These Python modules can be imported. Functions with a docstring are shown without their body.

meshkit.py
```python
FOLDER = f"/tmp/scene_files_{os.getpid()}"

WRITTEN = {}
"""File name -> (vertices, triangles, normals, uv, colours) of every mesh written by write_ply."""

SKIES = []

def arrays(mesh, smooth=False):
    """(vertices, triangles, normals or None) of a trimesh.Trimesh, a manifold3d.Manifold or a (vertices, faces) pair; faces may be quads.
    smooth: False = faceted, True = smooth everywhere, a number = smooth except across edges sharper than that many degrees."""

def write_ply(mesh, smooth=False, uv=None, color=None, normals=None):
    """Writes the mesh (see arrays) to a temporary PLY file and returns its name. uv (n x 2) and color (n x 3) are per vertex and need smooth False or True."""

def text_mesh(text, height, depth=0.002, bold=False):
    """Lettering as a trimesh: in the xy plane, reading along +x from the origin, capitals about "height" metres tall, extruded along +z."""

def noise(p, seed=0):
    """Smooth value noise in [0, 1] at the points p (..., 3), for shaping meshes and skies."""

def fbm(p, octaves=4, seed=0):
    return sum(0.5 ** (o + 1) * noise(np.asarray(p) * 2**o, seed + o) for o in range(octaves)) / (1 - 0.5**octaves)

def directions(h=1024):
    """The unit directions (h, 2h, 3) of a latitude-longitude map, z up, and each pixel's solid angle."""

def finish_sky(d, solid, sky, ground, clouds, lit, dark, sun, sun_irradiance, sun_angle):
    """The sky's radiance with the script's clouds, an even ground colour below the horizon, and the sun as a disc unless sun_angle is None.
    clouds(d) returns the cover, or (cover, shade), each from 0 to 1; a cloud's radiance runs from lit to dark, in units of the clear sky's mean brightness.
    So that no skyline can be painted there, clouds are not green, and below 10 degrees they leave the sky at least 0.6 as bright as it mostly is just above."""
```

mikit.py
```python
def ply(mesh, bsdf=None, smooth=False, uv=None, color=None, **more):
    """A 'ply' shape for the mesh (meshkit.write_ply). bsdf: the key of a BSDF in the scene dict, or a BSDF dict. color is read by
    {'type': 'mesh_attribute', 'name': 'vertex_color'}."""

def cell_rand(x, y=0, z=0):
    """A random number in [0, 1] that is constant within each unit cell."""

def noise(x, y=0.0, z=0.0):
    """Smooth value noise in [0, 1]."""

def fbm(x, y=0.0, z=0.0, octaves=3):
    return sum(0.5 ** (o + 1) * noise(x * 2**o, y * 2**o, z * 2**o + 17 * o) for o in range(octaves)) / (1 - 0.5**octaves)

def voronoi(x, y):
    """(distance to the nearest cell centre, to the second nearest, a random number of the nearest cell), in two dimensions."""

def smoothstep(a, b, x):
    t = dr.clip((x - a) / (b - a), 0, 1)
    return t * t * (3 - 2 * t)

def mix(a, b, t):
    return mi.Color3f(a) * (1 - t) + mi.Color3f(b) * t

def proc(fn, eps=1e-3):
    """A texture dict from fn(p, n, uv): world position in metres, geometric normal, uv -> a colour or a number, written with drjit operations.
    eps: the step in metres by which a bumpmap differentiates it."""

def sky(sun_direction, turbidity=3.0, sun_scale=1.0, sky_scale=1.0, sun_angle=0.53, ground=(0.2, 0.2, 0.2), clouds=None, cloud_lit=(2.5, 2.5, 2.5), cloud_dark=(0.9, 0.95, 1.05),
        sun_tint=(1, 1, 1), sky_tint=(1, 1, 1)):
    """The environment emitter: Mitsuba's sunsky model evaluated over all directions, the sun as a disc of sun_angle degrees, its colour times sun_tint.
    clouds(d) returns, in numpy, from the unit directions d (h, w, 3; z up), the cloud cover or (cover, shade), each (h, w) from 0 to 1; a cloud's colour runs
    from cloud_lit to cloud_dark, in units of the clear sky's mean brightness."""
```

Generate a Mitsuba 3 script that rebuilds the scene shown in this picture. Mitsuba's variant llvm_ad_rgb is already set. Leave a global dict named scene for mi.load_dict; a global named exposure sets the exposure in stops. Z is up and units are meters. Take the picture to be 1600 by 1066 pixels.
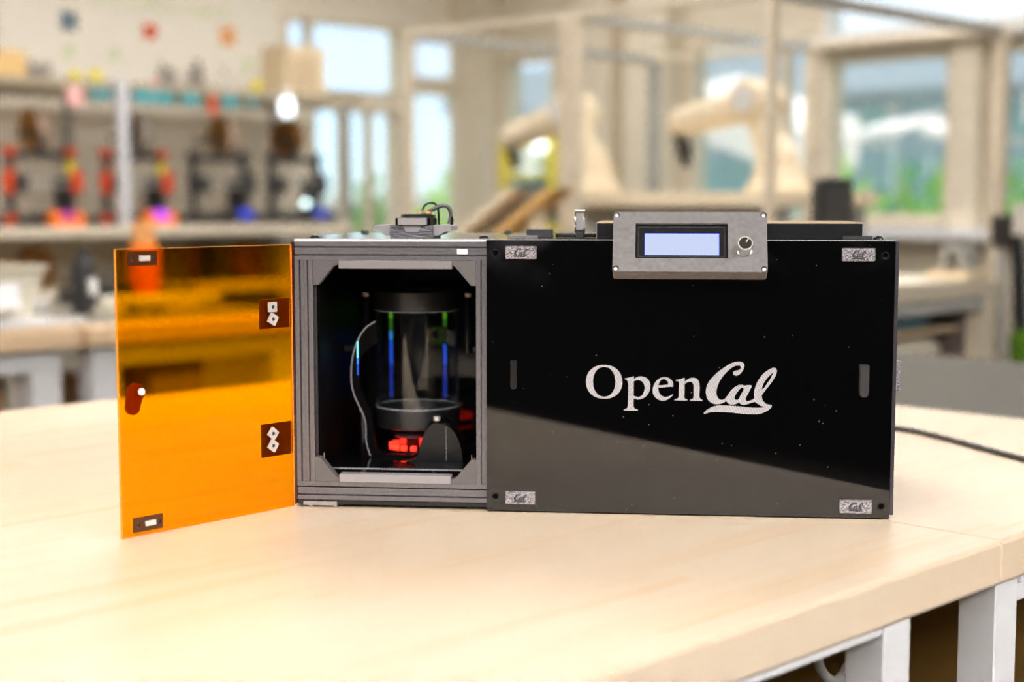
import sys, math, random
import numpy as np, trimesh, shapely
from shapely.geometry import Polygon, Point, box as sbox
from shapely import affinity
from shapely.ops import unary_union
import mitsuba as mi, drjit as dr, mikit
from mikit import proc, noise, fbm, cell_rand, smoothstep, mix
import meshkit
T = mi.ScalarTransform4f
random.seed(7); rng = np.random.default_rng(7)
scene, labels = {}, {}
PI = math.pi

# ------------------------------------------------------------------ camera, sky, lamps, exposure
exposure = 0.0
EYE = 1.25
PITCH = 0.09376678
scene['camera'] = {'type': 'thinlens', 'fov': 2*math.degrees(math.atan(800/2350)), 'fov_axis': 'x', 'aperture_radius': 0.0105, 'focus_distance': 1.585,
                   'near_clip': 0.05, 'far_clip': 200.0,
                   'to_world': T().look_at([0, 0, EYE], [0, math.cos(PITCH), EYE-math.sin(PITCH)], [0, 0, 1])}
SUN = np.array([0.25, -0.75, 0.85])
def clouds(d):
    n = meshkit.fbm(d*3.0+5, 4, 3)
    return np.clip((n-0.30)*3.5, 0, 1)
scene['sky'] = mikit.sky(SUN, turbidity=3.0, sun_scale=2.3, sky_scale=6.8, clouds=clouds, cloud_lit=(2.0, 2.0, 2.0), cloud_dark=(1.3, 1.35, 1.4), ground=(.3, .3, .28))
LAMP = 19.8                                                    # added lamps behind the camera; those over the back of the room are dimmed
DIM = (.8, .9, 1, 1, 1, 1, 1, 1, .55, .42, .32, .32, .32)
LAMPS = [(-2.5, 1.4), (-2.5, .1), (-2.5, -1.2), (-2.5, -2.5), (-1.2, -2.5), (.1, -2.5), (1.4, -2.5), (2.7, -2.5), (2.4, 2.8), (4.9, 2.6), (1.6, 5.1), (3.4, 5.1), (5.2, 5.1)]

# ------------------------------------------------------------------ helpers
RT = np.eye(4); RT[:2, :2] = np.array([[1, -1], [1, 1]])/math.sqrt(2)      # room axes (u, v, z) -> world
def mat4(R=None, t=(0, 0, 0)):
    M = np.eye(4)
    if R is not None: M[:3, :3] = R
    M[:3, 3] = t
    return M
def rotz(a): c, s = math.cos(a), math.sin(a); return np.array([[c, -s, 0], [s, c, 0], [0, 0, 1.]])
def rotx(a): c, s = math.cos(a), math.sin(a); return np.array([[1, 0, 0], [0, c, -s], [0, s, c]])
def roty(a): c, s = math.cos(a), math.sin(a); return np.array([[c, 0, s], [0, 1, 0], [-s, 0, c]])
def tf(m, M):
    m = m.copy(); m.apply_transform(M); return m
cat = lambda *ms: trimesh.util.concatenate(list(ms))
def cb(x0, x1, y0, y1, z0, z1, c=0.001):
    """box with chamfered edges"""
    x0, x1 = sorted((x0, x1)); y0, y1 = sorted((y0, y1)); z0, z1 = sorted((z0, z1))
    c = min(c, (x1-x0)*.3, (y1-y0)*.3, (z1-z0)*.3)
    P = []
    for X, sx in ((x0, 1), (x1, -1)):
        for Y, sy in ((y0, 1), (y1, -1)):
            for Z, sz in ((z0, 1), (z1, -1)):
                P += [(X+sx*c, Y+sy*c, Z), (X+sx*c, Y, Z+sz*c), (X, Y+sy*c, Z+sz*c)]
    return trimesh.convex.convex_hull(np.array(P))
def bx(x0, x1, y0, y1, z0, z1):
    m = trimesh.creation.box(extents=(abs(x1-x0), abs(y1-y0), abs(z1-z0)))
    m.apply_translation(((x0+x1)/2, (y0+y1)/2, (z0+z1)/2)); return m
def extr(poly, h):
    return cat(*[trimesh.creation.extrude_polygon(g, h, engine='earcut') for g in getattr(poly, 'geoms', [poly])])
def lathe(prof, n=48):
    m = trimesh.creation.revolve(np.array(prof, float), sections=n); return m
def rod(p0, p1, r, n=24):
    return trimesh.creation.cylinder(radius=r, segment=[p0, p1], sections=n)
def disc_rod(p0, p1, r, c=None, n=32):
    """cylinder with chamfered rims"""
    p0, p1 = np.array(p0, float), np.array(p1, float); L = np.linalg.norm(p1-p0); c = c or min(r, L)*.12
    m = lathe([(0, 0), (r-c, 0), (r, c), (r, L-c), (r-c, L), (0, L)], n)
    m.apply_transform(trimesh.geometry.align_vectors([0, 0, 1], (p1-p0)/L)); m.apply_translation(p0); return m
def tube(pts, r, n=10, ends=True):
    p = np.asarray(pts, float); t = np.gradient(p, axis=0); t /= np.linalg.norm(t, axis=1, keepdims=True)+1e-12
    a = np.cross(t[0], [0, 0, 1.]) if abs(t[0][2]) < .9 else np.cross(t[0], [1., 0, 0]); A = []
    for k in range(len(p)):
        a = a-t[k]*(a@t[k]); a /= np.linalg.norm(a); A.append(a)
    A = np.array(A); B = np.cross(t, A); ang = np.arange(n)*2*PI/n; r = np.broadcast_to(r, (len(p),))
    v = (p[:, None]+r[:, None, None]*(np.cos(ang)[None, :, None]*A[:, None]+np.sin(ang)[None, :, None]*B[:, None])).reshape(-1, 3)
    F = []
    for i in range(len(p)-1):
        for j in range(n):
            a0, a1, b0, b1 = i*n+j, i*n+(j+1) % n, (i+1)*n+j, (i+1)*n+(j+1) % n
            F += [(a0, a1, b1), (a0, b1, b0)]
    for j in range(1, n-1): F += [(0, j+1, j), ((len(p)-1)*n, (len(p)-1)*n+j, (len(p)-1)*n+j+1)]
    return trimesh.Trimesh(v, F, process=False)
def spline(pts, n=60, closed=False):
    from scipy.interpolate import CubicSpline
    p = np.array(pts, float)
    if closed: p = np.vstack([p, p[:1]])
    s = np.r_[0, np.cumsum(np.linalg.norm(np.diff(p, axis=0), axis=1)**.6)]
    return CubicSpline(s, p, bc_type='periodic' if closed else 'natural')(np.linspace(0, s[-1], n))
def capsule(a, b, ra, rb, n=14):
    s0 = trimesh.creation.icosphere(2, ra); s0.apply_translation(a); s1 = trimesh.creation.icosphere(2, rb); s1.apply_translation(b)
    return trimesh.convex.convex_hull(np.vstack([s0.vertices, s1.vertices]))
used = set()
def uniq(k):
    if k not in used: used.add(k); return k
    i = 1
    while f'{k}_{i:03d}' in used: i += 1
    used.add(f'{k}_{i:03d}'); return f'{k}_{i:03d}'
class Thing:
    """one top-level thing; M places its local axes in the world"""
    def __init__(s, name, label=None, category=None, group=None, M=None, kind=None):
        s.key = uniq(name); s.M = np.eye(4) if M is None else M
        d = {}
        if label: d['label'] = label
        if category: d['category'] = category
        if group: d['group'] = group
        if kind: d['kind'] = kind
        labels[s.key] = d
    def own(s, mesh, mat, smooth=False, **k):
        scene[s.key] = mikit.ply(tf(mesh, s.M), mat, smooth, **k); return s.key
    def part(s, name, mesh, mat, smooth=False, parent=None, label=None, kind=None, **k):
        key = uniq((parent or s.key)+'__'+name)
        scene[key] = mikit.ply(tf(mesh, s.M), mat, smooth, **k)
        if label or kind: labels[key] = {a: b for a, b in (('label', label), ('kind', kind)) if b}
        return key
def struct(name, mesh, mat, M=RT, label=None):
    t = Thing(name, label, None, M=M, kind='structure'); t.own(mesh, mat); return t

# ------------------------------------------------------------------ materials
def rgb(c): return {'type': 'rgb', 'value': list(c)}
def lin(r, g, b): return [((x/255+.055)/1.055)**2.4 if x > 10 else x/255/12.92 for x in (r, g, b)]
def diffuse(k, c): scene[k] = {'type': 'twosided', 'b': {'type': 'diffuse', 'reflectance': c if isinstance(c, dict) else rgb(c)}}
def princ(k, c, rough=.4, metal=0., spec=.5, **more):
    scene[k] = {'type': 'twosided', 'b': {'type': 'principled', 'base_color': c if isinstance(c, dict) else rgb(c), 'roughness': rough, 'metallic': metal, **({} if metal else {'specular': spec}), **more}}
def ruv(p): return (p.x+p.y)*0.70710678, (p.y-p.x)*0.70710678

def wood_fn(base, dark, stave=.045):
    def fn(p, n, uv):
        u, v = ruv(p)
        row = dr.floor(v/stave); blk = dr.floor(u/.55+cell_rand(row, 3)*5)
        tone = cell_rand(row, blk, 11)
        g = fbm(u*5.0+row*3.1, v*95.0, p.z*60.0, octaves=3)
        g2 = fbm(u*1.6+row*7.7+blk*2.3, v*22.0, 3.0, octaves=2)
        t = dr.clip(0.10+0.30*tone+0.55*smoothstep(.45, .78, g)*smoothstep(.35, .8, g2)+.30*smoothstep(.55, .85, g2), 0, 1)
        knot = smoothstep(.86, .93, noise(u*9.0, v*24.0, 5.0))
        return mix(base, dark, dr.clip(t+knot*.35, 0, 1))
    return fn
princ('wood_table', proc(wood_fn((.89, .725, .545), (.86, .645, .43))), .38, spec=.45)
princ('wood_bench', (.80, .58, .36), .5)
diffuse('ply_pale', (.90, .78, .58)); diffuse('ply_light', (.80, .66, .45)); diffuse('ply_orange', (.80, .48, .18)); diffuse('ply_tan', (.62, .48, .32))
diffuse('cardboard', (.48, .32, .19)); diffuse('cardboard_orange', (.78, .53, .24))
princ('mat_grey', (.20, .185, .15), .35); princ('mat_grey_dark', (.088, .078, .06), .6, spec=.3)
princ('white_paint', (.86, .86, .87), .45)
diffuse('under_brown', (.22, .125, .035)); diffuse('shelf_tan', (.40, .34, .24)); diffuse('wall_cream', (.87, .80, .68)); diffuse('wall_beige', (.74, .66, .53)); diffuse('ceiling_white', (.86, .84, .80)); diffuse('white_board', (.93, .88, .78))
diffuse('dark_wall', (.013, .013, .014)); princ('floor_dark', (.022, .019, .016), .6)
princ('frame_beige', (.72, .63, .49), .5); princ('frame_grey', (.38, .38, .35), .5)
princ('alu_grey', (.36, .36, .35), .4, .6); princ('chrome', (.88, .88, .90), .22, 1.0)
# parts of the black box printer
def anod(p, n, uv):
    g = noise(p.x*700., p.y*700., p.z*900.)
    return mix((.180, .173, .190), (.245, .237, .256), g)
princ('anodised', proc(anod), .36, .8); princ('anodised_dark', (.03, .03, .032), .5)
def dust(p, n, uv):
    x, z = p.x*520., p.z*520.
    ix, iz = dr.floor(x), dr.floor(z)
    r = cell_rand(ix, iz, 5)
    d = dr.sqrt(dr.square(x-ix-.5)+dr.square(z-iz-.5))
    speck = dr.select((r > .9982) & (d < .15+.28*cell_rand(ix, iz, 9)), 1.0, 0.0)*(0.25+.75*cell_rand(ix, iz, 2))
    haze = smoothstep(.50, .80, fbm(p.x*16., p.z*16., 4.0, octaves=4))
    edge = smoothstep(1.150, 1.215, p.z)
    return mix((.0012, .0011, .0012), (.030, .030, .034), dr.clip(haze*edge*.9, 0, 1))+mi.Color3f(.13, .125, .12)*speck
princ('acrylic_black', proc(dust), .03, spec=.78)
princ('black_gloss', (.004, .004, .0045), .06, spec=.5)
princ('black_side', (.004, .004, .0045), .16, spec=.35); princ('black_satin', (.008, .008, .009), .28, spec=.5)
princ('black_plastic', (.022, .022, .024), .45); princ('black_rubber', (.02, .02, .02), .6)
princ('black_print', (.030, .029, .031), .5)
def grain(p, n, uv):
    g = noise(p.x*1500., p.y*1500., p.z*1500.)*.6+.4*noise(p.x*800., p.y*800., p.z*800.+9)
    return mix((.06, .055, .062), (.50, .47, .50), smoothstep(.28, .75, g))
princ('badge_print', proc(grain), .5)
def speckle(p, n, uv): return mix((.05, .047, .05), (.15, .142, .15), noise(p.x*1300., p.y*1300., p.z*1300.))
def layer(p, n, uv):
    g = fbm(p.x*160., p.y*160., p.z*1900., octaves=2)
    return mix((.035, .035, .04), (.30, .295, .33), smoothstep(.36, .78, g))
princ('layered_print', proc(layer), .5)
def greypl(p, n, uv):
    g = fbm(p.x*260., p.y*260., p.z*260., octaves=3)
    return mix((.175, .166, .168), (.265, .252, .254), g)
princ('housing_grey', proc(greypl), .45)
princ('print_light', (.31, .295, .305), .5); princ('print_mid', (.20, .19, .195), .45)
def etched(p, n, uv):
    s = .5+.5*dr.sin((p.x*1.0+p.z*.55)*2300.+3.*noise(p.x*220., p.z*220.))
    return mix((.35, .342, .36), (.53, .515, .54), s)
princ('lettering', proc(etched), .6, spec=.2)
princ('emblem_dark', (.035, .03, .04), .7)
princ('bright_post', (.86, .86, .90), .25, .35); princ('steel', (.80, .79, .78), .2, 1.0); princ('nickel', (.90, .88, .84), .3, .25); diffuse('white_plastic', (.92, .91, .90))
princ('side_dark', (.045, .042, .052), .25); princ('side_red', (.055, .008, .004), .08, spec=.6); princ('knob_face', (.16, .16, .14), .18, .9); princ('lid_clear', (.05, .06, .058), .05, spec=.7)
princ('hinge_dark', (.085, .07, .06), .4); princ('lid_edge_lit', (.80, .80, .84), .4); princ('trim_grey', (.225, .215, .218), .5); princ('bracket_dark', proc(speckle), .55); princ('bracket_grey', (.125, .117, .115), .5); princ('black_deep', (.0025, .0025, .0025), .4, spec=.06); princ('cap_black', (.012, .012, .0125), .36, spec=1.0); princ('brown_smoke', (.075, .022, .006), .25)
OR = (.96, .355, .0)
scene['acrylic_orange'] = {'type': 'thindielectric', 'int_ior': 1.14, 'specular_transmittance': rgb(OR)}
princ('orange_edge', (.95, .36, .03), .3)
scene['tube_glass'] = {'type': 'thindielectric', 'int_ior': 1.45, 'specular_transmittance': rgb((.96, .97, .97))}
scene['pane_glass'] = {'type': 'thindielectric', 'int_ior': 1.5, 'specular_transmittance': rgb((.90, .97, .98))}
scene['cell_glass'] = {'type': 'thindielectric', 'int_ior': 1.3, 'specular_transmittance': rgb((.97, .97, .96))}
princ('glass_rim', (.55, .56, .58), .3)
# colours of the workshop
for k, c in dict(red=(.75, .09, .03), orange=(.95, .22, .02), orange_soft=(.88, .42, .16), yellow=(.86, .74, .03), teal=(.05, .36, .40), pink=(.95, .52, .48), slate=(.16, .23, .29), pale_green=(.70, .76, .50),
                 brown=(.22, .10, .03), pale_pink=(.72, .56, .45), spool_amber=(.42, .22, .07), robot_cream=(.84, .72, .54), robot_dark=(.05, .045, .04), grey_model=(.30, .27, .24), pale_grey=(.62, .58, .52), cream_bin=(.64, .60, .49), paper=(.93, .93, .93),
                 leaf_green=(.14, .42, .10), hose_dark=(.03, .03, .03), lime=(.09, .19, .02), sky_blue=(.25, .50, .68), facade=(.52, .67, .74), facade_pale=(.78, .78, .75), roof_grey=(.48, .58, .68), paving=(.6, .58, .54), blind=(.42, .66, .68), red_brown=(.36, .14, .06), taupe=(.17, .14, .125)).items():
    diffuse('c_'+k, c)
for k, c in dict(leaf=(.24, .60, .16), leaf_b=(.50, .78, .24), leaf_d=(.09, .36, .15)).items():
    scene[k] = {'type': 'principledthin', 'base_color': rgb(c), 'roughness': .5, 'diff_trans': .7}
def emit(c, s=1.): return {'type': 'area', 'radiance': rgb([x*s for x in c])}
def lcdmap(p, n, uv): return mi.Color3f(.68, .75, .95)

# ------------------------------------------------------------------ the room
U1, V1, U0, V0, CEIL = 6.62, 6.98, -3.2, -3.2, 3.0
struct('floor', bx(U0-.2, U1+.2, V0-.2, V1+.2, -.12, 0), 'floor_dark')
struct('ceiling', bx(U0-.2, U1+.2, V0-.2, V1+.2, CEIL, CEIL+.15), 'ceiling_white')
WL = [(5.17, 6.06, 1.87, 2.28), (6.11, 6.57, 1.97, 2.25), (5.34, 6.03, .95, 1.80), (6.10, 6.57, .95, 1.93)]        # openings in the left wall: u0,u1,z0,z1
WR = [(6.24, 6.70, 1.0, 2.12), (4.42, 5.24, 1.13, 2.10), (3.62, 4.36, 1.13, 1.985), (2.56, 3.46, 1.08, 1.985), (2.0, 4.37, 2.06, 2.9)]      # openings in the right wall: v0,v1,z0,z1
def cut_wall(a0, a1, z0, z1, holes):
    p = sbox(a0, z0, a1, z1)
    for h in holes: p = p.difference(sbox(h[0], h[2], h[1], h[3]))
    m = extr(p, .16)
    m.apply_transform(mat4(rotx(PI/2))); return m           # x along, z up, thickness towards -y
wl = cut_wall(U0, U1+.16, 0, CEIL, WL); wl.apply_translation((0, V1+.16, 0))
struct('wall_left', wl, 'wall_cream')
wr = cut_wall(V0, V1, 0, CEIL, WR); wr.apply_transform(mat4(rotz(PI/2))); wr.apply_translation((U1, 0, 0))
struct('wall_right', wr, 'wall_beige')
struct('wall_back', bx(U0-.16, U0, V0, V1, 0, CEIL), 'dark_wall')
struct('wall_front', bx(U0, U1, V0-.16, V0, 0, CEIL), 'dark_wall')
struct('trim_1', cb(6.46, 6.62, 2.3, 4.385, 2.0, 2.055, .004), 'ceiling_white')      # pale beam over the right-hand windows
struct('trim_2', cat(cb(6.44, 6.62, 5.27, 5.55, 0, CEIL-.01, .005), cb(6.50, 6.62, 5.72, 6.0, 0, CEIL-.01, .005)), 'wall_beige')            # wall piers
struct('trim_3', cb(6.54, 6.62, 3.47, 3.61, 0, 1.998, .005), 'wall_beige')
struct('trim_4', cb(6.44, 6.62, 6.72, 6.98, 0, CEIL-.01, .005), 'wall_beige')                                                            # corner column
struct('trim_5', cb(6.42, 6.6, 2.5, 5.2, 1.06, 1.12, .004), 'white_paint')                                                              # window sill
def window(n, holes, right, w=.05, mull=(), mat='frame_beige', depth=.10):
    a0, a1, z0, z1 = holes
    t = Thing(f'window_{n}', None, None, M=RT, kind='structure')
    def pl(x0, x1, za, zb, y0, y1, c=.004):
        return cb(U1+y0, U1+y1, x0, x1, za, zb, c) if right else cb(x0, x1, V1+y0, V1+y1, za, zb, c)
    fr = cat(pl(a0, a0+w, z0, z1, -.02, depth), pl(a1-w, a1, z0, z1, -.02, depth), pl(a0+w, a1-w, z0, z0+w, -.02, depth), pl(a0+w, a1-w, z1-w, z1, -.02, depth))
    t.part('frame', fr, mat)
    xs = [a0+w]+list(mull)+[a1-w]
    for m in mull: t.part('mullion', pl(m-.018, m+.018, z0+w, z1-w, 0, depth-.02), mat)
    for x0, x1 in zip(xs, xs[1:]):
        g = .018 if mull else 0
        q = np.array([[x0, z0+w], [x1, z0+w], [x1, z1-w], [x0, z1-w]])
        y = (U1 if right else V1)+.05
        v = np.array([[y, a, b] if right else [a, y, b] for a, b in q])
        t.part('pane', trimesh.Trimesh(v, [[0, 1, 2], [0, 2, 3]], process=False), 'pane_glass')
window(1, WL[0], False, .02, (5.36,)); window(2, WL[1], False, .03); window(3, WL[2], False, .035, (5.60, 5.80)); window(4, WL[3], False, .035)
window(5, WR[0], True, .035); window(6, WR[1], True, .03, (4.62,)); window(7, WR[2], True, .05); window(8, WR[3], True, .05); window(9, WR[4], True, .03, (2.98,), 'ceiling_white')
# added unseen ceiling lights to brighten the scene, each a body and a lit diffuser
for i, (u, v) in enumerate(LAMPS):
    t = Thing('added_ceiling_light', 'added unseen square light on the ceiling of the workshop', 'ceiling light', 'added ceiling lights in rows', M=RT)
    t.part('body', cb(u-.63, u+.63, v-.63, v+.63, CEIL-.05, CEIL-.001, .005), 'white_paint')
    q = np.array([[u-.6, v-.6, CEIL-.052], [u-.6, v+.6, CEIL-.052], [u+.6, v+.6, CEIL-.052], [u+.6, v-.6, CEIL-.052]])
    k = t.part('diffuser', trimesh.Trimesh(q, [[0, 1, 2], [0, 2, 3]], process=False), 'white_paint')
    scene[k]['emitter'] = emit((1.0, .965, .93), LAMP*DIM[i])

# ------------------------------------------------------------------ outside the windows
struct('ground', bx(U1+.17, 40, -12, 40, -.35, -.1), 'c_paving'); struct('ground', bx(-12, U1+.17, V1+.17, 40, -.35, -.1), 'c_paving')
t = Thing('office_building', 'grey blue building with a roof overhang seen through the right-hand windows', 'building', M=RT)
t.part('wall', bx(13.5, 20, -4, 13, -.1, 2.26), 'c_facade'); t.part('roof', bx(12.3, 20.5, -4.5, 13.5, 2.26, 2.72), 'c_roof_grey')
for v in np.arange(-3, 12, 2.2):
    w = t.part('window', cb(13.42, 13.5, v, v+1.5, 1.78, 2.24, .01), 'white_paint')
    t.part('pane', bx(13.40, 13.43, v+.1, v+1.4, 1.83, 2.2), 'c_blind', parent=w)
for z in np.arange(.1, 1.62, .16): t.part('cladding_board', cb(13.44, 13.5, -4, 13, z, z+.13, .01), 'c_blind')
t = Thing('white_building', 'pale building seen through the windows beyond the printers', 'building', M=RT)
t.part('wall', bx(-6, 9.5, 14, 20, -.1, 5.5), 'c_facade_pale'); t.part('roof', bx(-6.5, 10, 13.6, 20.4, 5.5, 5.8), 'white_paint')
for u in np.arange(1, 9, 2.4):
    w = t.part('window', cb(u, u+1.5, 13.93, 14, 1.0, 2.6, .01), 'white_paint'); t.part('pane', bx(u+.1, u+1.4, 13.91, 13.95, 1.1, 2.5), 'c_sky_blue', parent=w)
def awning(v0, v1, z0, z1, label, h=.11):
    t = Thing('awning', label, 'awning', M=RT)
    t.own(trimesh.convex.convex_hull(np.array([(u, v, z+d+(u-10.2)*.2) for u in (10.2, 10.9) for v, z in ((v0, z0), (v1, z1)) for d in (0, h)])), 'white_paint')
    for v, z in ((v0+.03, z0), (v1-.05, z1)): t.part('post', bx(10.25, 10.27, v, v+.02, -.1, z), 'c_facade')
awning(6.10, 6.60, 1.74, 1.68, 'white awning left of the other behind the third window', .06); awning(5.55, 5.86, 1.67, 1.73, 'white awning right of the other behind the third window', .06)
awning(7.15, 8.05, 1.48, 1.80, 'large sloping white awning behind the right-hand robot', .40); awning(6.85, 7.1, 1.35, 1.37, 'white awning just right of the right-hand robot', .45); awning(4.6, 5.05, 1.62, 1.80, 'white awning at the right edge of the photo', .22)
def leaves(n, size, spread, up, seed):
    r = np.random.default_rng(seed); V, Fc = [], []
    for i in range(n):
        a = r.random()*2*PI; rr = spread*math.sqrt(r.random()); h = up*r.random()**.8*(1-.5*rr/spread)
        c = np.array([rr*math.cos(a), rr*math.sin(a), h]); d = r.normal(size=3); d[2] = abs(d[2])+.4; d /= np.linalg.norm(d)
        s = np.cross(d, r.normal(size=3)); s /= np.linalg.norm(s); L = size*(.6+.8*r.random()); k = len(V)
        V += [c, c+d*L*.5+s*L*.22, c+d*L, c+d*L*.5-s*L*.22]; Fc += [(k, k+1, k+2), (k, k+2, k+3)]
    return trimesh.Trimesh(np.array(V), Fc, process=False)
def bush(u, v, spread, up, mat, label, seed, size=.22, group=None):
    t = Thing('shrub', label, 'shrub', group, M=RT @ mat4(t=(u, v, -.1)))
    t.part('foliage', leaves(1100, size, spread, up, seed), mat, kind='stuff')
    t.part('stem', cat(*[tube([(0, 0, 0), (.15*spread*math.cos(a), .15*spread*math.sin(a), up*.4), (.5*spread*math.cos(a), .5*spread*math.sin(a), up*.7)], [.02, .016, .008], 6) for a in (0.3, 2.1, 4.2)]), 'c_brown')
bush(8.0, 5.08, .36, 1.66, 'leaf_b', 'bright green shrub nearest the black speaker behind the window', 1, .15); bush(8.0, 4.48, .36, 1.64, 'leaf', 'mid green shrub behind the right half of the third window', 2, .15)
bush(8.9, 5.2, .40, 1.62, 'leaf_d', 'dark green shrub farther back behind the third window', 3, .15); bush(8.0, 3.92, .36, 1.66, 'leaf', 'green shrub at the right edge of the photo', 4, .15)
bush(7.9, 8.6, .33, 1.60, 'leaf_b', 'light green shrub left of the wooden ramp behind the corner windows', 5, .15); bush(7.15, 8.6, .33, 1.58, 'leaf', 'green shrub right of the last printer behind the window', 6, .15)
bush(9.8, 9.6, .5, 1.45, 'leaf', 'green shrub beyond the yellow frame', 8)
def spiky(u, v, h, label, seed):
    t = Thing('tall_plant', label, 'plant', M=RT @ mat4(t=(u, v, -.1))); r = np.random.default_rng(seed); ms = []
    for i in range(26):
        a = r.random()*2*PI; L = h*(.6+.4*r.random()); d = np.array([math.cos(a), math.sin(a), 0]); s = np.array([-d[1], d[0], 0])*.05
        P = [d*.02, d*.05*L+np.array([0, 0, L*.55]), d*.13*L+np.array([0, 0, L])]
        ms.append(trimesh.Trimesh(np.array([P[0]-s*.5, P[0]+s*.5, P[1]-s, P[1]+s, P[2]]), [(0, 1, 3), (0, 3, 2), (2, 3, 4)], process=False))
    for m in ms: t.part('leaf', m, 'leaf_b')
spiky(7.4, 4.21, 1.80, 'tall yellow green plant with upright leaves behind the third window', 3); spiky(7.4, 4.74, 1.55, 'shorter spiky plant by the left edge of the third window', 4); spiky(7.4, 3.55, 1.6, 'spiky plant behind the last window', 5)

# ------------------------------------------------------------------ workbenches
TZ = 0.915                                                    # table top height
t = Thing('workbench', 'maple butcher block workbench with white legs under the black printer', 'workbench', M=RT)
VF, VJ, VB = 0.69, 1.488, 2.25                                # front edge, joint, back edge
TB = TZ-.046
def slab(u0, u1, v0, v1, name):
    r = .0045 if v0 == VF else .0004
    prof = [(v0+r, TZ), (v0+r*.3, TZ-r*.3), (v0, TZ-r), (v0, TB+r), (v0+r, TB), (v1, TB), (v1, TZ-.0003), (v1-.0003, TZ)]
    t.part(name, trimesh.convex.convex_hull(np.array([(u, v, z) for v, z in prof for u in (u0+.002, u1-.002)]+[(u, v+(.002 if v == v0 else 0), z-.002 if z > TZ-.001 else z) for v, z in prof for u in (u0, u1)])), 'wood_table')
slab(-.75, 1.3737, VF, VJ-.0001, 'tabletop_board'); slab(-.75, 1.3737, VJ+.0001, VB, 'tabletop_board')
slab(1.3745, 2.168, VF, VJ+.05, 'tabletop_board'); slab(1.3745, 2.168, VJ+.0502, VB, 'tabletop_board')
for (a, b) in ((-.72, 1.165), (1.43, 2.14)):
    t.part('apron', cb(a, b, VF+.006, VF+.045, TB-.008, TB-.0002, .001), 'white_paint'); t.part('apron', cb(a, b, VB-.05, VB-.02, TB-.06, TB-.0002, .002), 'white_paint')
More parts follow.
